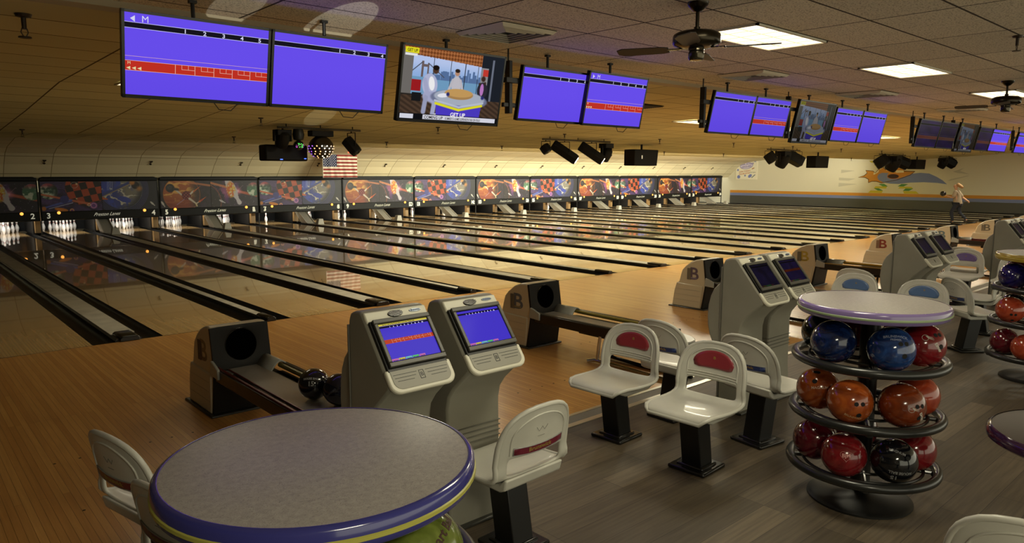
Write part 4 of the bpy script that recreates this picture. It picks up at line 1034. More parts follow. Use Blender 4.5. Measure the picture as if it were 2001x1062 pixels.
def monitors():
    g = 'scoring monitors hanging over the approach'
    zt, zb = 3.015, 2.475
    def put(o, label, cat='monitor'): return tag(o, label, cat, g if cat == 'monitor' else 'televisions between the monitors')
    put(monitor(-2.11, zt, zb, .975, 'row', 1), 'lit blue scoring monitor with red score row, leftmost overhead')
    put(monitor(-1.13, zt, zb, .965, 'plain'), 'plain lit blue scoring monitor, second from the left overhead')
    put(monitor(.045, 3.05, 2.425, 1.12, 'tv', em=1.0, name='television', y=-4.0), 'bright television showing a studio talk show at a round desk', 'television')
    put(monitor(1.30, zt-.01, zb+.02, .915, 'plain', arm=True), 'plain lit blue scoring monitor just right of the bright television')
    put(monitor(2.18, zt+.01, zb+.01, .955, 'row', -1, y=-4.06), 'blue scoring monitor with red row right of the bright television')
    put(monitor(4.57, zt, zb+.02, .985, 'plain', em=.92, arm=True), 'plain blue scoring monitor, left one of the third pair')
    put(monitor(5.54, zt, zb+.02, .93, 'row', 0, em=.85, n=5), 'blue scoring monitor with dull red row left of second television')
    put(monitor(6.80, 3.05, 2.435, 1.15, 'tv', em=.22, name='television', arm=True), 'dim television with a studio show between the third and fourth monitor pairs', 'television')
    put(monitor(7.93, zt, zb+.02, .94, 'row', 0, em=.9), 'blue scoring monitor with red row right of the dim television')
    put(monitor(8.90, zt, zb+.02, .94, 'plain', em=.85), 'plain blue scoring monitor, right one of the fourth pair')
    put(monitor(11.50, zt, zb+.02, 1.08, 'dark', em=.10, arm=True), 'switched off looking dark purple scoring monitor, left of the fifth pair')
    put(monitor(12.56, zt, zb+.02, .95, 'dark', em=.06), 'dark purple scoring monitor, right of the fifth pair')
    put(monitor(13.72, 3.05, 2.45, 1.12, 'tv', em=.12, name='television', arm=True), 'very dim television near the right photo edge', 'television')
    put(monitor(14.93, zt, zb+.03, .90, 'dark', em=.10), 'dark monitor between the very dim television and a bright one')
    put(monitor(16.1, zt, zb+.03, 1.35, 'row', 0, em=.95), 'small bright blue scoring monitor with red row near right edge')
    put(monitor(18.0, zt, zb+.03, 1.0, 'row', 0, em=.9, arm=True), 'blue scoring monitor cut off by the right photo edge')
monitors()

# ------------------------------------------------------------------ ceiling lights, fans, vents, sprinklers
def ceiling_things():
    dif = mat('diffuser', 'fff3d2', .5, emit=1.1); grid = mat('diffuser grid', 'f2e3b8', .6, emit=.35); fr = mat('light frame', 'd0c8b0', .5)
    def light(x, y, z, label):
        r = empty('ceiling_light', (x, y, z)); w, d = 1.20, .58
        box('diffuser', dif, r, -w/2+.02, w/2-.02, -d/2+.02, d/2-.02, -.008, .0, smooth=0)
        m = MB()
        for k in range(1, 6): xx = -w/2+k*w/6; m.box(xx-.006, xx+.006, -d/2+.02, d/2-.02, -.014, -.008)
        for k in range(1, 3): yy = -d/2+k*d/3; m.box(-w/2+.02, w/2-.02, yy-.006, yy+.006, -.014, -.008)
        m.build('lens_grid', grid, r, smooth=0)
        MB().box(-w/2, w/2, -d/2, -d/2+.022, -.016, 0).box(-w/2, w/2, d/2-.022, d/2, -.016, 0).box(-w/2, -w/2+.022, -d/2, d/2, -.016, 0).box(w/2-.022, w/2, -d/2, d/2, -.016, 0).build('frame', fr, r, smooth=0)
        return tag(r, label, 'ceiling light', 'fluorescent ceiling lights')
    lab = ['lit ceiling light beside the nearest ceiling fan', 'lit ceiling light second from the left over the seats', 'lit ceiling light behind the far ceiling fan', 'lit ceiling light beyond the right photo edge', 'lit ceiling light further down the seat row', 'last lit ceiling light of the seat row']
    for (x, y, w), l in zip(SEAT_LAMPS[:3], lab): light(x, y, ZC-.001, l)
    lab = ['lit ceiling light half hidden by the leftmost monitor', 'lit ceiling light hidden behind the lit monitor pair', 'lit ceiling light left of the third monitor pair', 'lit ceiling light showing left of the second television', 'lit ceiling light right of the fourth monitor pair', 'lit ceiling light seen between dark monitors', 'small far lit ceiling light near the right edge', 'farthest lit ceiling light above the lanes']
    for (x, y, w), l in zip(LANE_LAMPS, lab):
        z = float(np.interp(y, [-3.42, .9, 3.5, 6.5], [3.115, 3.05, 2.87, 2.70])); light(x, y, z-.008, l)
    def fan(x, y, label, rot):
        r = empty('ceiling_fan', (x, y, ZC)); br = mat('fan bronze', '2c2517', .25, .7)
        MB().lathe([(.075, 0), (.07, -.02), (.03, -.06), (.014, -.065)], 24).build('canopy', br, r)
        MB().lathe([(.013, -.05), (.013, -.20)], 12).lathe([(.022, -.165), (.022, -.19)], 12).build('rod', br, r)
        MB().lathe([(.02, -.185), (.13, -.20), (.158, -.215), (.165, -.23), (.165, -.275), (.155, -.29), (.11, -.305), (.06, -.312), (.0, -.312)], 40, caps=False).build('motor', br, r)
        MB().lathe([(.055, -.312), (.055, -.325), (.048, -.33), (.054, -.335), (.054, -.375), (.045, -.392), (.0, -.396)], 28, caps=False).build('switch_cup', mat('fan cup', '4a4436', .15, .8), r)
        for k in range(4):
            a = rot+k*PI/2; m = MB(); m.M = Matrix.Rotation(a, 4, 'Z')
            m.prism([(.10, -.02), (.20, -.03), (.20, .03), (.10, .02)], -.312, -.306, 'z'); m.build('blade_iron', br, r)
            m = MB(); m.M = Matrix.Rotation(a, 4, 'Z') @ Matrix.Translation((.19, 0, -.309)) @ Matrix.Rotation(.2, 4, 'X')
            m.prism([(0, -.045), (.05, -.06), (.33, -.068), (.37, -.04), (.37, .04), (.33, .068), (.05, .06), (0, .045)], -.003, .003, 'z'); m.build('blade', mat('blade dark', '1e1710', .5), r, smooth=0)
        return tag(r, label, 'ceiling fan', 'bronze ceiling fans')
    fan(.54, -6.23, 'bronze ceiling fan with round motor, nearest the camera', .0+.46)
    fan(7.1, -6.43, 'dark ceiling fan in front of the far right ceiling light', .2)
    def vent(x, y, label, s=.29):
        r = empty('ceiling_vent', (x, y, ZC)); vm = mat('vent metal', 'd8cfb8', .5); dk = mat('vent dark', '15110a', .8)
        box('duct', dk, r, -s, s, -s, s, -.006, -.001, smooth=0)
        for k in range(5):
            a = s*(1-.18*k); b = a-.024; z = -.026+.003*k; m = MB()
            for p, q in ((1, 0), (-1, 0), (0, 1), (0, -1)):
                t = (-q, p); c = [(p*a+t[0]*a, q*a+t[1]*a, z+.02), (p*a-t[0]*a, q*a-t[1]*a, z+.02), (p*b-t[0]*b, q*b-t[1]*b, z-.008), (p*b+t[0]*b, q*b+t[1]*b, z-.008)]
                m.add(c, [(0, 1, 2, 3)])
            m.build('louver', vm, r, smooth=0, solid=.003)
        return tag(r, label, 'vent', 'square ceiling vents')
    vent(.23, -4.56, 'square ceiling vent above the bright television', .30)
    vent(4.17, -4.56, 'square ceiling vent above the third monitor pair', .30)
    vent(7.30, -4.60, 'square ceiling vent above the fourth monitor pair', .33)
    vent(11.2, -4.7, 'small looking ceiling vent at the far right', .33)
    r = empty('air_grille', (5.45, -1.6, 3.083)); r.rotation_euler = (-.015, 0, 0)
    m = MB(); m.box(-.55, .55, -.30, .30, -.012, -.003); m.build('backing', mat('vent dark', '15110a', .8), r, smooth=0)
    m = MB()
    for k in range(14): m.box(-.54, .54, -.285+.043*k, -.27+.043*k, -.022, -.010)
    m.build('grille_bar', mat('grille brown', '3c3222', .5), r, smooth=0); tag(r, 'dark rectangular air grille right of the lit monitor pair', 'vent')
    bk = mat('sprinkler', '3a3024', .4, .5)
    def sprinkler(x, y, z, label, g, s=1.0, rot=0):
        r = empty('sprinkler_head', (x, y, z))
        o = MB().lathe([(.040*s, 0), (.034*s, -.014*s), (.012*s, -.018*s), (.011*s, -.075*s)], 12).lathe([(.03*s, -.112*s), (.03*s, -.118*s)], 12).tube([(.010*s, 0, -.07*s), (.016*s, 0, -.09*s), (.004*s, 0, -.114*s)], .003*s, 5).tube([(-.010*s, 0, -.07*s), (-.016*s, 0, -.09*s), (-.004*s, 0, -.114*s)], .003*s, 5).build('body', bk, r)
        r.rotation_euler = (rot, 0, 0); return tag(r, label, 'sprinkler', g)
    sprinkler(-2.95, -2.96, 3.108, 'sprinkler head at the top left corner of the photo', 'ceiling sprinklers', 1.4)
    sprinkler(3.61, -7.37, ZC, 'sprinkler head at the right edge above the seats', 'ceiling sprinklers', 1.1)
    zf = lambda y: float(np.interp(y, [-3.42, .9, 3.5, 6.5], [3.115, 3.05, 2.87, 2.70]))
    k = 0
    names = ['second', 'third', 'fourth', 'fifth', 'sixth', 'seventh', 'eighth', 'ninth', 'tenth', 'eleventh', 'twelfth']
    for y, x0, cnt, rn in ((2.9, 1.2, 9, 'nearer'), (6.0, -1.8, 11, 'farther')):
        for i in range(cnt):
            sprinkler(x0+3.7*i, y, zf(y)-.004, 'sprinkler head over the lanes, %s from left in the %s row' % ((['first']+names)[i], rn), 'ceiling sprinklers', 1.15)
    for i in range(13):
        sprinkler(.14+3.0*i, 16.60, 2.33, 'small sprinkler on the sloping panel above masking unit, %s from left' % ((['first']+names+['thirteenth'])[i]), 'sprinklers above the masking units', 1.3, .9)
ceiling_things()

# ------------------------------------------------------------------ stage lights and loudspeakers over the lanes
def stage():
    bk = mat('stage black', '080808', .6, spec=.25); lens = mat('lens lit', 'fff6d8', .3, emit=6.0); lens0 = mat('lens dark', '1a1a1c', .1, coat=.5)
    YS = 3.5; zc = float(np.interp(YS, [.9, 3.5, 6.5], [3.05, 2.87, 2.70]))
    def bar(x0, x1, label):
        r = empty('lighting_bar', ((x0+x1)/2, YS, 2.80)); h = (x1-x0)/2
        MB().tube([(-h, 0, 0), (h, 0, 0)], .022, 8).build('rail', mat('bar grey', '5a564c', .4, .6), r)
        m = MB()
        for s in (-.8, 0, .8): m.tube([(s*h, 0, 0), (s*h, 0, zc-2.80)], .010, 6)
        m.build('hanger', bk, r); return tag(r, label, 'lighting bar', 'lighting bars over the lanes')
    def can(x, z, ang, L, rr, lit, label, hexa=6, dx=1.0, twist=0):
        """box-shaped projector can; hangs on a yoke from the bar and points along dx, ang below level"""
        r = empty('spotlight', (x, YS, 2.78)); d = Vector((dx*math.cos(ang)*.75, -.62, -math.sin(ang))).normalized(); c = Vector((0, 0, z-2.78))
        a, b_ = c-d*L/2, c+d*L/2
        MB().tube([a, a+d*.02, b_-d*.06, b_], [rr*.75, rr, rr, rr*.92], hexa).build('can', bk, r, smooth=20, bevel=.006)
        MB().tube([b_+d*.001, b_+d*.012], [rr*.55, rr*.5], 20).build('lens', lens if lit else lens0, r)
        MB().tube([(0, -rr-.02, c.z), (0, -rr-.02, -.03), (0, rr+.02, -.03), (0, rr+.02, c.z)], .010, 6).tube([(0, 0, -.03), (0, 0, 0)], .014, 6).build('yoke', bk, r)
        return tag(r, label, 'spotlight', 'stage lights on the bars')
    def head(x, z, s, label):
        r = empty('moving_head_light', (x, YS, 2.78))
        MB().box(-.12*s, .12*s, -.10*s, .10*s, -.11*s, -.02).build('base', bk, r, bevel=.01)
        MB().box(-.15*s, -.12*s, -.04, .04, z-2.78-.05, -.05*s).box(.12*s, .15*s, -.04, .04, z-2.78-.05, -.05*s).build('yoke', bk, r, bevel=.01)
        m = MB(); m.M = Matrix.Translation((0, 0, z-2.78)) @ Matrix.Rotation(.5, 4, 'X'); m.lathe([(.06*s, .13*s), (.10*s, .10*s), (.115*s, 0), (.10*s, -.12*s), (.085*s, -.14*s)], 16); m.build('head', bk, r, smooth=30)
        return tag(r, label, 'stage light', 'stage lights on the bars')
    # first group: moving head, two effect balls, red-lit can
    bar(1.75, 3.45, 'grey lighting bar over the lanes above the flag')
    head(1.84, 2.60, 1.15, 'black moving head light left of the small green lit globe')
    r = empty('effect_globe', (2.15, YS, 2.78)); MB().lathe([(.09, -.0), (.11, -.10), (.09, -.19), (.03, -.21)], 20).build('housing', mat('globe housing', '1c1c18', .4, .3), r)
    MB().lathe([(.03, -.21), (.08, -.235), (.10, -.28), (.085, -.34), (.04, -.375), (.0, -.385)], 20, caps=False).build('dome', mat('dome glass', '141c14', .15, coat=.6), r)
    for nm, c, e, k0, k1 in (('green_facet', '4cff5a', 2.5, 0, 22), ('pink_facet', 'd860d0', 1.2, 22, 40)):
        m = MB(); random.seed(k1)
        for k in range(k0, k1):
            a = -PI/2+random.uniform(-.5, .5)+(0 if k0 == 0 else .9*random.choice((-1, 1))); z = -.30+random.uniform(-.04, .035); q = .096 if z > -.31 else .088
            m.lathe([(.007, 0), (.0, .005)], 6, (q*math.cos(a), q*math.sin(a), z), caps=False)
        m.build(nm, mat('facet '+c, c, .3, emit=e), r)
    tag(r, 'small effect globe glowing green and pink beside the disco ball', 'effect light', 'stage lights on the bars')
    r = empty('disco_light', (2.60, YS, 2.78)); MB().lathe([(.0, -.10), (.10, -.12), (.17, -.17), (.22, -.24), (.24, -.32), (.225, -.40), (.17, -.475), (.09, -.52), (.0, -.53)], 32, caps=False).build('ball', mat('disco shell', '120c0a', .3, coat=.4), r)
    MB().box(-.22, .22, -.10, .10, -.12, -.01).build('housing', bk, r, bevel=.01)
    cols = [('b060ff', 1.0), ('ffb070', 1.6), ('fff0d0', 2.6), ('ffd0a0', 1.8)]
    for ci, (c, e) in enumerate(cols):
        m = MB()
        for row, (rr, z) in enumerate(((.238, -.30), (.238, -.345), (.222, -.40), (.193, -.445), (.152, -.485), (.10, -.512))):
            nn = [16, 16, 15, 13, 10, 6][row]
            for k in range(nn):
                a = 2*PI*(k+.5*(row % 2))/nn
                am = (a+PI/2+.15) % (2*PI); am = am-2*PI if am > PI else am
                if row == 0 and abs(am) > 1.9: continue
                pick = 0 if am < -.95 else (1 if am < -.3 else (2 if am < .5 else 3))
                if pick != ci: continue
                ct, st = math.cos(a), math.sin(a); c0 = Vector((rr*ct, rr*st, z)); nn_ = Vector((ct, st, -.3-.35*row*.6)).normalized()
                t1_ = nn_.orthogonal().normalized(); t2_ = nn_.cross(t1_); s_ = .0125
                m.add([tuple(c0+nn_*.006+(t1_*math.cos(w_)+t2_*math.sin(w_))*s_) for w_ in np.linspace(0, 2*PI, 9)[:-1]], [tuple(range(8))])
        m.build('light_hole', mat('hole '+c, c, .3, emit=e), r, smooth=0)
    tag(r, 'large disco light ball with rows of bright round holes', 'disco light', 'stage lights on the bars')
    o = can(3.25, 2.50, 1.0, .34, .13, False, 'black can with red glowing lens right of the disco light')
    m = MB(); 
    for k in range(5): m.box(-.09+.04*k, -.075+.045*k, -.02, -.014, -.42-.005*k, -.395-.004*k)
    m.M = Matrix(); m.build('red_lens', mat('red glow', 'ff4a30', .3, emit=2.5), o)
    r = empty('ceiling_speaker', (2.05, 3.95, 2.20)); MB().prism([(-.42, .0), (.42, .0), (.42, .30), (-.42, .30)], -.16, .16, 'y').build('cabinet', bk, r, bevel=.03)
    MB().tube([(0, 0, .3), (0, 0, .64)], .02, 8).build('hanger', bk, r); m = MB(); m.box(-.14, -.09, -.165, -.16, .02, .035); m.box(.34, .38, -.165, -.16, .04, .055); m.build('blue_led', mat('blue led', '3a5cff', .3, emit=2.0), r); tag(r, 'large black loudspeaker box hanging behind the effect globe', 'loudspeaker')
    # second group
    bar(8.45, 10.95, 'grey lighting bar carrying two lit black cans')
    can(8.56, 2.57, 1.2, .20, .13, False, 'small caged lamp at the left end of the second bar', 8)
    can(9.22, 2.50, .62, .72, .15, True, 'long black projector can with lit lens, left of two')
    can(10.22, 2.50, .62, .72, .15, True, 'long black projector can with lit lens, right of two')
    head(10.80, 2.48, 1.3, 'black moving head light at the right end of the second bar')
    for i, (x, lab) in enumerate(((13.3, 'black loudspeaker box right of the two lit cans'), (24.5, 'black loudspeaker box between the third and fourth light clusters'), (35.0, 'black loudspeaker box in front of the wall mural'))):
        r = empty('ceiling_speaker', (x, 4.3, 2.20)); k = (1.0, 1.0, 1.15)[i]
        MB().prism([(-.56*k, 0), (.50*k, 0), (.56*k, .47), (-.56*k, .47)], -.2, .2, 'y').build('cabinet', bk, r, bevel=.02); MB().tube([(0, 0, .46), (0, 0, .62)], .03, 8).build('hanger', bk, r)
        if i == 0: MB().box(-.24, -.20, -.206, -.2, .20, .30).build('speaker_badge', mat('badge', 'd8d0b0', .4, emit=.3), r)
        tag(r, lab, 'loudspeaker', 'black loudspeakers over the lanes')
    bar(19.1, 21.4, 'lighting bar with a dense cluster of black lamps left of third loudspeaker')
    can(19.35, 2.52, 1.2, .34, .20, False, 'caged black lamp at the left of third light cluster', 8); head(20.2, 2.45, 1.9, 'black moving head in the middle of third light cluster'); can(21.05, 2.50, .5, .6, .24, False, 'square black lamp at the right of third light cluster', 4)
    bar(28.4, 31.3, 'lighting bar in front of the left part of wall mural')
    can(28.7, 2.50, 1.3, .45, .30, False, 'black can in front of the mural, left of its cluster', 8); head(30.0, 2.42, 2.4, 'black moving head in front of the mural centre'); can(31.0, 2.48, .4, .5, .28, False, 'black lamp right end of mural light cluster', 8)
    bar(35.6, 37.6, 'farthest lighting bar right of the mural'); head(36.2, 2.50, 1.8, 'black moving head on the farthest lighting bar'); can(37.2, 2.55, .5, .5, .26, False, 'black lamp on the farthest lighting bar', 6)
stage()

# ------------------------------------------------------------------ flag, poster, mural
def wall_art():
    def flag(u, v):
        A = Art(u, v, 1.6); A.put('e8dccb', np.ones_like(u)); A.put('8c2f2a', (np.floor((1-v)*13) % 2 == 0).astype(float))
        c = ((u < .40)&(v > 6/13)).astype(float); A.put('2c3658', c)
        for r_ in range(9):
            for k in range(6 if r_ % 2 == 0 else 5):
                cx = (.033+.066*k+(.033 if r_ % 2 else 0))*1.6; A.disc(cx, 1-(r_+.8)*.0565, .016, 'e8e4e0', .006)
        return A.c
    f = empty('flag', (8.94, 15.88, 1.79)); w, h = 1.44, .86
    p = paint_grid('cloth', 120, 90, flag, w, h, frame((w/2, 0, h/2), (1, 0, 0), (0, 0, 1)), attr_mat('flag cloth', rough=.85), f)
    for vtx in p.data.vertices: vtx.co.y = .025*math.sin(vtx.co.x*17)*(1-vtx.co.z/h*.5)+.01*math.sin(vtx.co.x*31+vtx.co.z*5)
    d = p.modifiers.new('solid', 'SOLIDIFY'); d.thickness = .002
    MB().tube([(-.012, 0, -.01), (-.012, 0, h+.01)], .012, 6).build('sleeve', mat('flag sleeve', 'd8d0c0', .7), f)
    m = MB(); m.tube([(-.012, 0, h), (.0, -.01, h+.015), (w, -.01, h+.01)], .004, 5); m.build('cord', mat('flag sleeve', 'd8d0c0', .7), f)
    tag(f, 'American flag hanging from the ceiling above lane numbers 8 and 9', 'flag')
    def poster(u, v):
        A = Art(u, v, 1.25); A.put('f4eed8', np.ones_like(u))
        A.ell(.61, .71, .38, .17, .12, '8c82c0'); A.ell(.61, .71, .355, .145, .12, 'e6def0')
        A.disc(.19, .91, .09, 'c86a30'); A.disc(.19, .91, .06, 'e8b070', .03); A.disc(1.1, .95, .055, '9498b8'); A.disc(.12, .49, .055, '8a90c8'); A.disc(.18, .13, .09, '7c88c8'); A.disc(.55, .2, .05, '8a90b8')
        A.ell(.84, .18, .12, .08, .6, '7c88c8'); A.seg(.95, .1, 1.12, .24, .03, '808c88'); A.ell(1.0, .57, .09, .025, .4, 'b87a3a')
        return A.c
    yz = frame((XR-.03, 15.95, 2.2), (0, -1, 0), (0, 0, 1)); r = empty('poster', (XR-.03, 15.95, 2.2)); Mi = Matrix.Translation((-(XR-.03), -15.95, -2.2))
    box('board', mat('poster board', 'e8e0c8', .6), r, .0, .02, -.77, .77, -.62, .62, smooth=0)
    paint_grid('picture', 110, 90, poster, 1.54, 1.24, Mi @ yz @ Matrix.Translation((0, 0, .004)), attr_mat('poster print', rough=.5), r)
    pr = lambda s_, x, z, sz, c, rl=0, **k: (lambda t: (text(t, s_, Matrix.Translation((-.006, -x, z)) @ frame((0, 0, 0), (0, -math.cos(rl), math.sin(rl)), (0, math.sin(rl), math.cos(rl))), sz, **k), t.build('print', mat('poster ink '+c, c, .5), r, smooth=0)))(MB())
    pr('BOWL IN OUR', -.02, .36, .16, '7a6eb4', .10, bold=True); pr('LEAGUES!', -.02, .20, .17, '7a6eb4', .10, bold=True); pr('JOIN TODAY', -.12, -.10, .14, 'c8783c', .12, bold=True); pr('ENQUIRE WITHIN', -.14, -.25, .12, 'c8783c', .12, bold=True, sx=.8); pr('FOR INFO', .44, -.17, .10, '4a5a3c', 0)
    tag(r, 'square white poster with purple oval and blue dots on far wall', 'poster')
    mu = empty('wall_mural', (XR-.004, 6.5, 1.8))
    def poly(pts, name, c, d, out=None):
        q = MB(); q.add([(-d, y-6.5, z-1.8) for y, z in pts], [tuple(range(len(pts)))]); o = q.build(name, mat('mural '+c, c, .7), mu, smooth=0, solid=.0015)
        if out: MB().tube([(-d-.002, y-6.5, z-1.8) for y, z in pts], .018, 4, closed=True).build(name+'_outline', mat('mural '+out, out, .7), mu)
        return o
    SUN = [(8.78, 1.76), (8.46, 1.86), (8.3, 2.01), (8.39, 2.16), (7.98, 2.12), (7.86, 2.02), (7.64, 2.26), (7.51, 2.3), (7.44, 2.34), (7.32, 2.19), (7.15, 2.39), (6.93, 2.34), (6.76, 2.41), (6.58, 2.35), (6.37, 2.3), (6.32, 2.12), (5.76, 2.1), (5.99, 1.91), (6.67, 1.63), (7.16, 1.53), (7.49, 1.45), (7.75, 1.54), (8.01, 1.54), (8.2, 1.46), (8.21, 1.65), (8.4, 1.76)]
    BLU_ = [(7.73, 1.79), (7.67, 1.94), (7.49, 2.02), (7.13, 2.02), (7.19, 1.9), (7.18, 1.75), (6.96, 1.68), (6.6, 1.7), (6.26, 1.83), (5.89, 1.98), (5.48, 2.03), (5.04, 1.99), (4.67, 1.82), (4.36, 1.63), (4.13, 1.42), (4.61, 1.49), (5.28, 1.52), (5.96, 1.49), (6.58, 1.41), (7.01, 1.42), (7.38, 1.49), (7.65, 1.62)]
    poly(SUN, 'orange_flame', 'c98a34', .002, '6a4a20'); poly(BLU_, 'blue_tail', '7c88b8', .005)
    poly([(6.87+.30*math.cos(a), 1.83+.135*math.sin(a)) for a in np.linspace(0, 2*PI, 21)[:-1]], 'dark_oval', '3a2420', .008, 'b86a34')
    for p in ([(7.79, 2.11), (7.65, 2.21), (7.68, 2.05), (7.94, 1.9), (7.95, 2.02)], [(7.28, 2.17), (7.22, 2.3), (6.9, 2.35), (6.93, 2.2), (7.21, 2.14)], [(6.86, 2.1), (6.71, 2.17), (6.35, 2.15), (6.33, 2.04), (6.7, 2.02)], [(7.15, 2.39), (7.09, 2.54), (7.01, 2.35)], [(7.63, 2.22), (7.48, 2.38), (7.44, 2.32), (7.58, 2.21)]): poly(p, 'cream_leaf', 'e6dcba', .006)
    for p in ([(7.79, 1.26), (7.16, 1.26), (7.21, 1.14), (7.87, 1.15)], [(6.47, 1.27), (5.89, 1.26), (5.78, 1.16), (6.57, 1.16)], [(8.05, 1.02), (7.37, 1.01), (7.43, .88), (8.18, .88)], [(6.31, 1.02), (5.63, 1.02), (5.47, .88), (6.23, .88)], [(8.24, 2.70), (7.69, 2.70), (7.71, 2.59), (8.12, 2.6)], [(7.96, 2.47), (7.67, 2.46), (7.66, 2.36), (7.81, 2.36)], [(6.22, 2.70), (6.1, 2.70), (6.09, 2.61), (6.21, 2.61)]): poly(p, 'yellow_block', 'cfc23a', .002)
    for p in ([(7.63, 1.39), (7.34, 1.41), (7.11, 1.26), (7.4, 1.26)], [(6.41, 1.41), (6.06, 1.4), (6.29, 1.27), (6.6, 1.27)], [(7.88, 1.15), (7.61, 1.15), (7.35, 1.02), (7.64, 1.02)], [(6.18, 1.17), (5.78, 1.17), (6.0, 1.03), (6.31, 1.03)], [(7.75, 2.59), (7.68, 2.58), (7.67, 2.46), (7.96, 2.47)], [(6.25, 2.57), (6.07, 2.57), (6.1, 2.5), (6.21, 2.5)]): poly(p, 'green_block', '4c8a46', .003)
    for p in ([(4.13, 1.6), (3.98, 1.7), (3.11, 1.9), (3.2, 1.85), (3.97, 1.62)], [(3.91, 2.09), (3.39, 2.29), (3.57, 2.13), (3.11, 1.96), (3.68, 2.02)], [(9.9, 1.74), (8.93, 1.68), (9.34, 1.56), (9.9, 1.58)], [(9.9, 1.43), (8.83, 1.37), (9.9, 1.2)], [(9.8, 2.2), (9.0, 2.14), (9.8, 2.0)]): poly(p, 'grey_ray', 'c9c4ae', .001)
    tag(mu, 'orange and blue swirl mural with green and yellow blocks on far wall', 'mural')
wall_art()

# ------------------------------------------------------------------ table corner at the right edge
def corner_table():
    r = empty('table', (.37, -8.65, 0)); M_top = MATS['laminate']
    c, rr = (0, 0), .42
    prof = [(rr-.02, .69), (rr, .70), (rr+.004, .73), (rr-.004, .748), (rr-.03, .752), (0, .752)]
    MB().lathe([(rr-.02, .705), (rr-.006, .748), (rr-.02, .752), (.0, .752)], 60, caps=False).build('tabletop', mat('top brown', '3c342c', .4), r)
    MB().lathe([(rr-.05, .69), (rr-.004, .692), (rr+.008, .702), (rr+.010, .725), (rr+.002, .745), (rr-.012, .7535)], 60, caps=False).build('edge_band', mat('edge plum', '2e1530', .15, coat=.7), r)
    MB().lathe([(.05, .02), (.05, .70)], 16).lathe([(.28, 0), (.28, .02), (.06, .035)], 32).build('pedestal', M_POST, r); tag(r, 'dark table with glossy plum edge cut off by right photo edge', 'table')
corner_table()

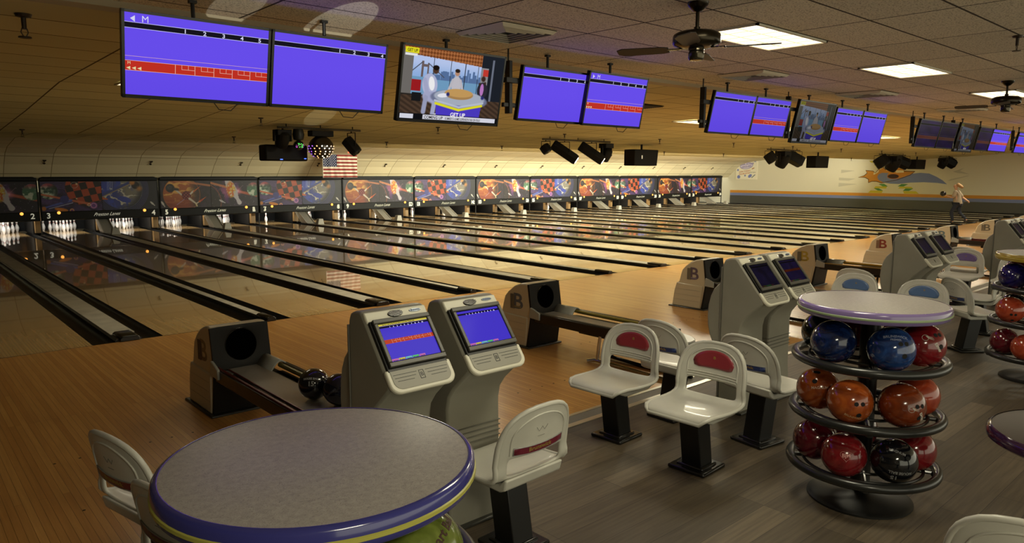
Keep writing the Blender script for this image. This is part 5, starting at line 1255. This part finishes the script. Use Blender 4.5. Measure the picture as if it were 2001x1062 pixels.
# ------------------------------------------------------------------ bowler on the far approach
def person():
    r = empty('person', (28.56, .42, 0)); 
    def skin(name, pts, edges, m, sub=2):
        me = bpy.data.meshes.new(name); me.from_pydata([p[:3] for p in pts], edges, []); o = bpy.data.objects.new(name, me); COL.objects.link(o); o.parent = r; me.materials.append(m)
        mo = o.modifiers.new('skin', 'SKIN'); mo.use_smooth_shade = True
        for i, p in enumerate(pts):
            q = p[3]; q = q if isinstance(q, tuple) else (q, q); me.skin_vertices[0].data[i].radius = q
        me.skin_vertices[0].data[0].use_root = True
        s_ = o.modifiers.new('sub', 'SUBSURF'); s_.levels = sub; s_.render_levels = sub; return o
    sk = mat('skin', 'c09070', .5); top = mat('beige top', '9a8a74', .8); jean = mat('dark jeans', '1c2230', .8); hair = mat('blond hair', '9a7448', .7, var=.2, vscale=30)
    # body walks towards +y (the pins); pelvis first, x is across, z up
    P = [(0, 0, .92, (.15, .11)), (0, .03, 1.12, (.125, .10)), (0, .07, 1.30, (.16, .11)), (0, .09, 1.41, .06), (0, .11, 1.50, .05), (0, .13, 1.60, (.075, .09)), (0, .13, 1.68, (.07, .085)),
         (-.17, .07, 1.36, .055), (-.24, .12, 1.12, .042), (-.16, .34, 1.16, .034), (-.12, .40, 1.18, .03),
         (.17, .07, 1.36, .055), (.25, -.10, 1.12, .042), (.24, -.30, .98, .032), (.24, -.36, .94, .028),
         (-.09, .02, .84, .095), (-.09, .20, .48, .065), (-.09, .10, .09, .04), (-.09, .24, .045, .035),
         (.09, 0, .84, .095), (.09, -.06, .48, .065), (.09, -.36, .18, .04), (.09, -.28, .05, .035)]
    E = [(0, 1), (1, 2), (2, 3), (3, 4), (4, 5), (5, 6), (2, 7), (7, 8), (8, 9), (9, 10), (2, 11), (11, 12), (12, 13), (13, 14), (0, 15), (15, 16), (16, 17), (17, 18), (0, 19), (19, 20), (20, 21), (21, 22)]
    skin('body', P, E, sk)
    g = .014
    def grow(idx, k=g): return [tuple(P[i][:3])+((tuple(a+k for a in P[i][3]) if isinstance(P[i][3], tuple) else P[i][3]+k),) for i in idx]
    skin('shirt', grow([0, 1, 2, 7, 8, 11, 12], .035), [(0, 1), (1, 2), (2, 3), (3, 4), (2, 5), (5, 6)], top)
    for a_, b_ in ((17, 18), (21, 22)): skin('shoe', grow([a_, b_], .028), [(0, 1)], mat('shoe', '2a2220', .5))
    skin('jeans', grow([0, 15, 16, 17, 19, 20, 21]), [(0, 1), (1, 2), (2, 3), (0, 4), (4, 5), (5, 6)], jean)
    MB().tube([(0, -.005, .84), (0, .015, .98), (0, .04, 1.12), (0, .07, 1.28)], [.175, .165, .155, .165], 20).build('shirt_hem', top, r, smooth=80)
    skin('hair', [(0, .10, 1.70, (.085, .09)), (0, .03, 1.66, (.09, .08)), (0, -.06, 1.60, (.10, .08)), (0, -.17, 1.53, (.07, .06))], [(0, 1), (1, 2), (2, 3)], hair)
    for cx, cy, cz, sx in ((-.12, .42, 1.19, 1), (.24, -.39, .91, -1)):
        pts = [(cx, cy, cz, .026)]; ed = []
        for k in range(5):
            a = (k-2)*.35; n0 = len(pts)
            if k == 0: pts += [(cx+.03*sx, cy+.02, cz+.02, .010), (cx+.045*sx, cy+.05, cz+.03, .008)]
            else: pts += [(cx+.014*(k-2.5), cy+.05, cz-.005, .009), (cx+.016*(k-2.5), cy+.085-.006*abs(k-2.5), cz+.012, .007)]
            ed += [(0, n0), (n0, n0+1)]
        skin('hand', pts, ed, sk, 1)
    # face
    for s_ in (-1, 1): MB().lathe([(.0, -.008), (.009, 0), (.0, .008)], 8, (s_*.03, .205, 1.62), caps=False).build('eye', mat('eye dark', '1c1410', .3), r)
    MB().add([(0, .235, 1.585), (-.014, .205, 1.58), (.014, .205, 1.58), (0, .205, 1.62)], [(0, 1, 2), (0, 2, 3), (0, 3, 1), (1, 3, 2)]).build('nose', sk, r)
    MB().box(-.022, .022, .196, .209, 1.552, 1.560).build('mouth', mat('lips', '8a4a40', .5), r, bevel=.003)
    r.scale = (.93, .93, .93); tag(r, 'person in beige top and dark jeans striding to throw on far lane', 'person')
    global BR; BR = .108
    ball((28.56-.11, .42+.52, 1.19), B_BLACK, (-1.5, .3), 'black bowling ball held up by the person on the far approach')
person()
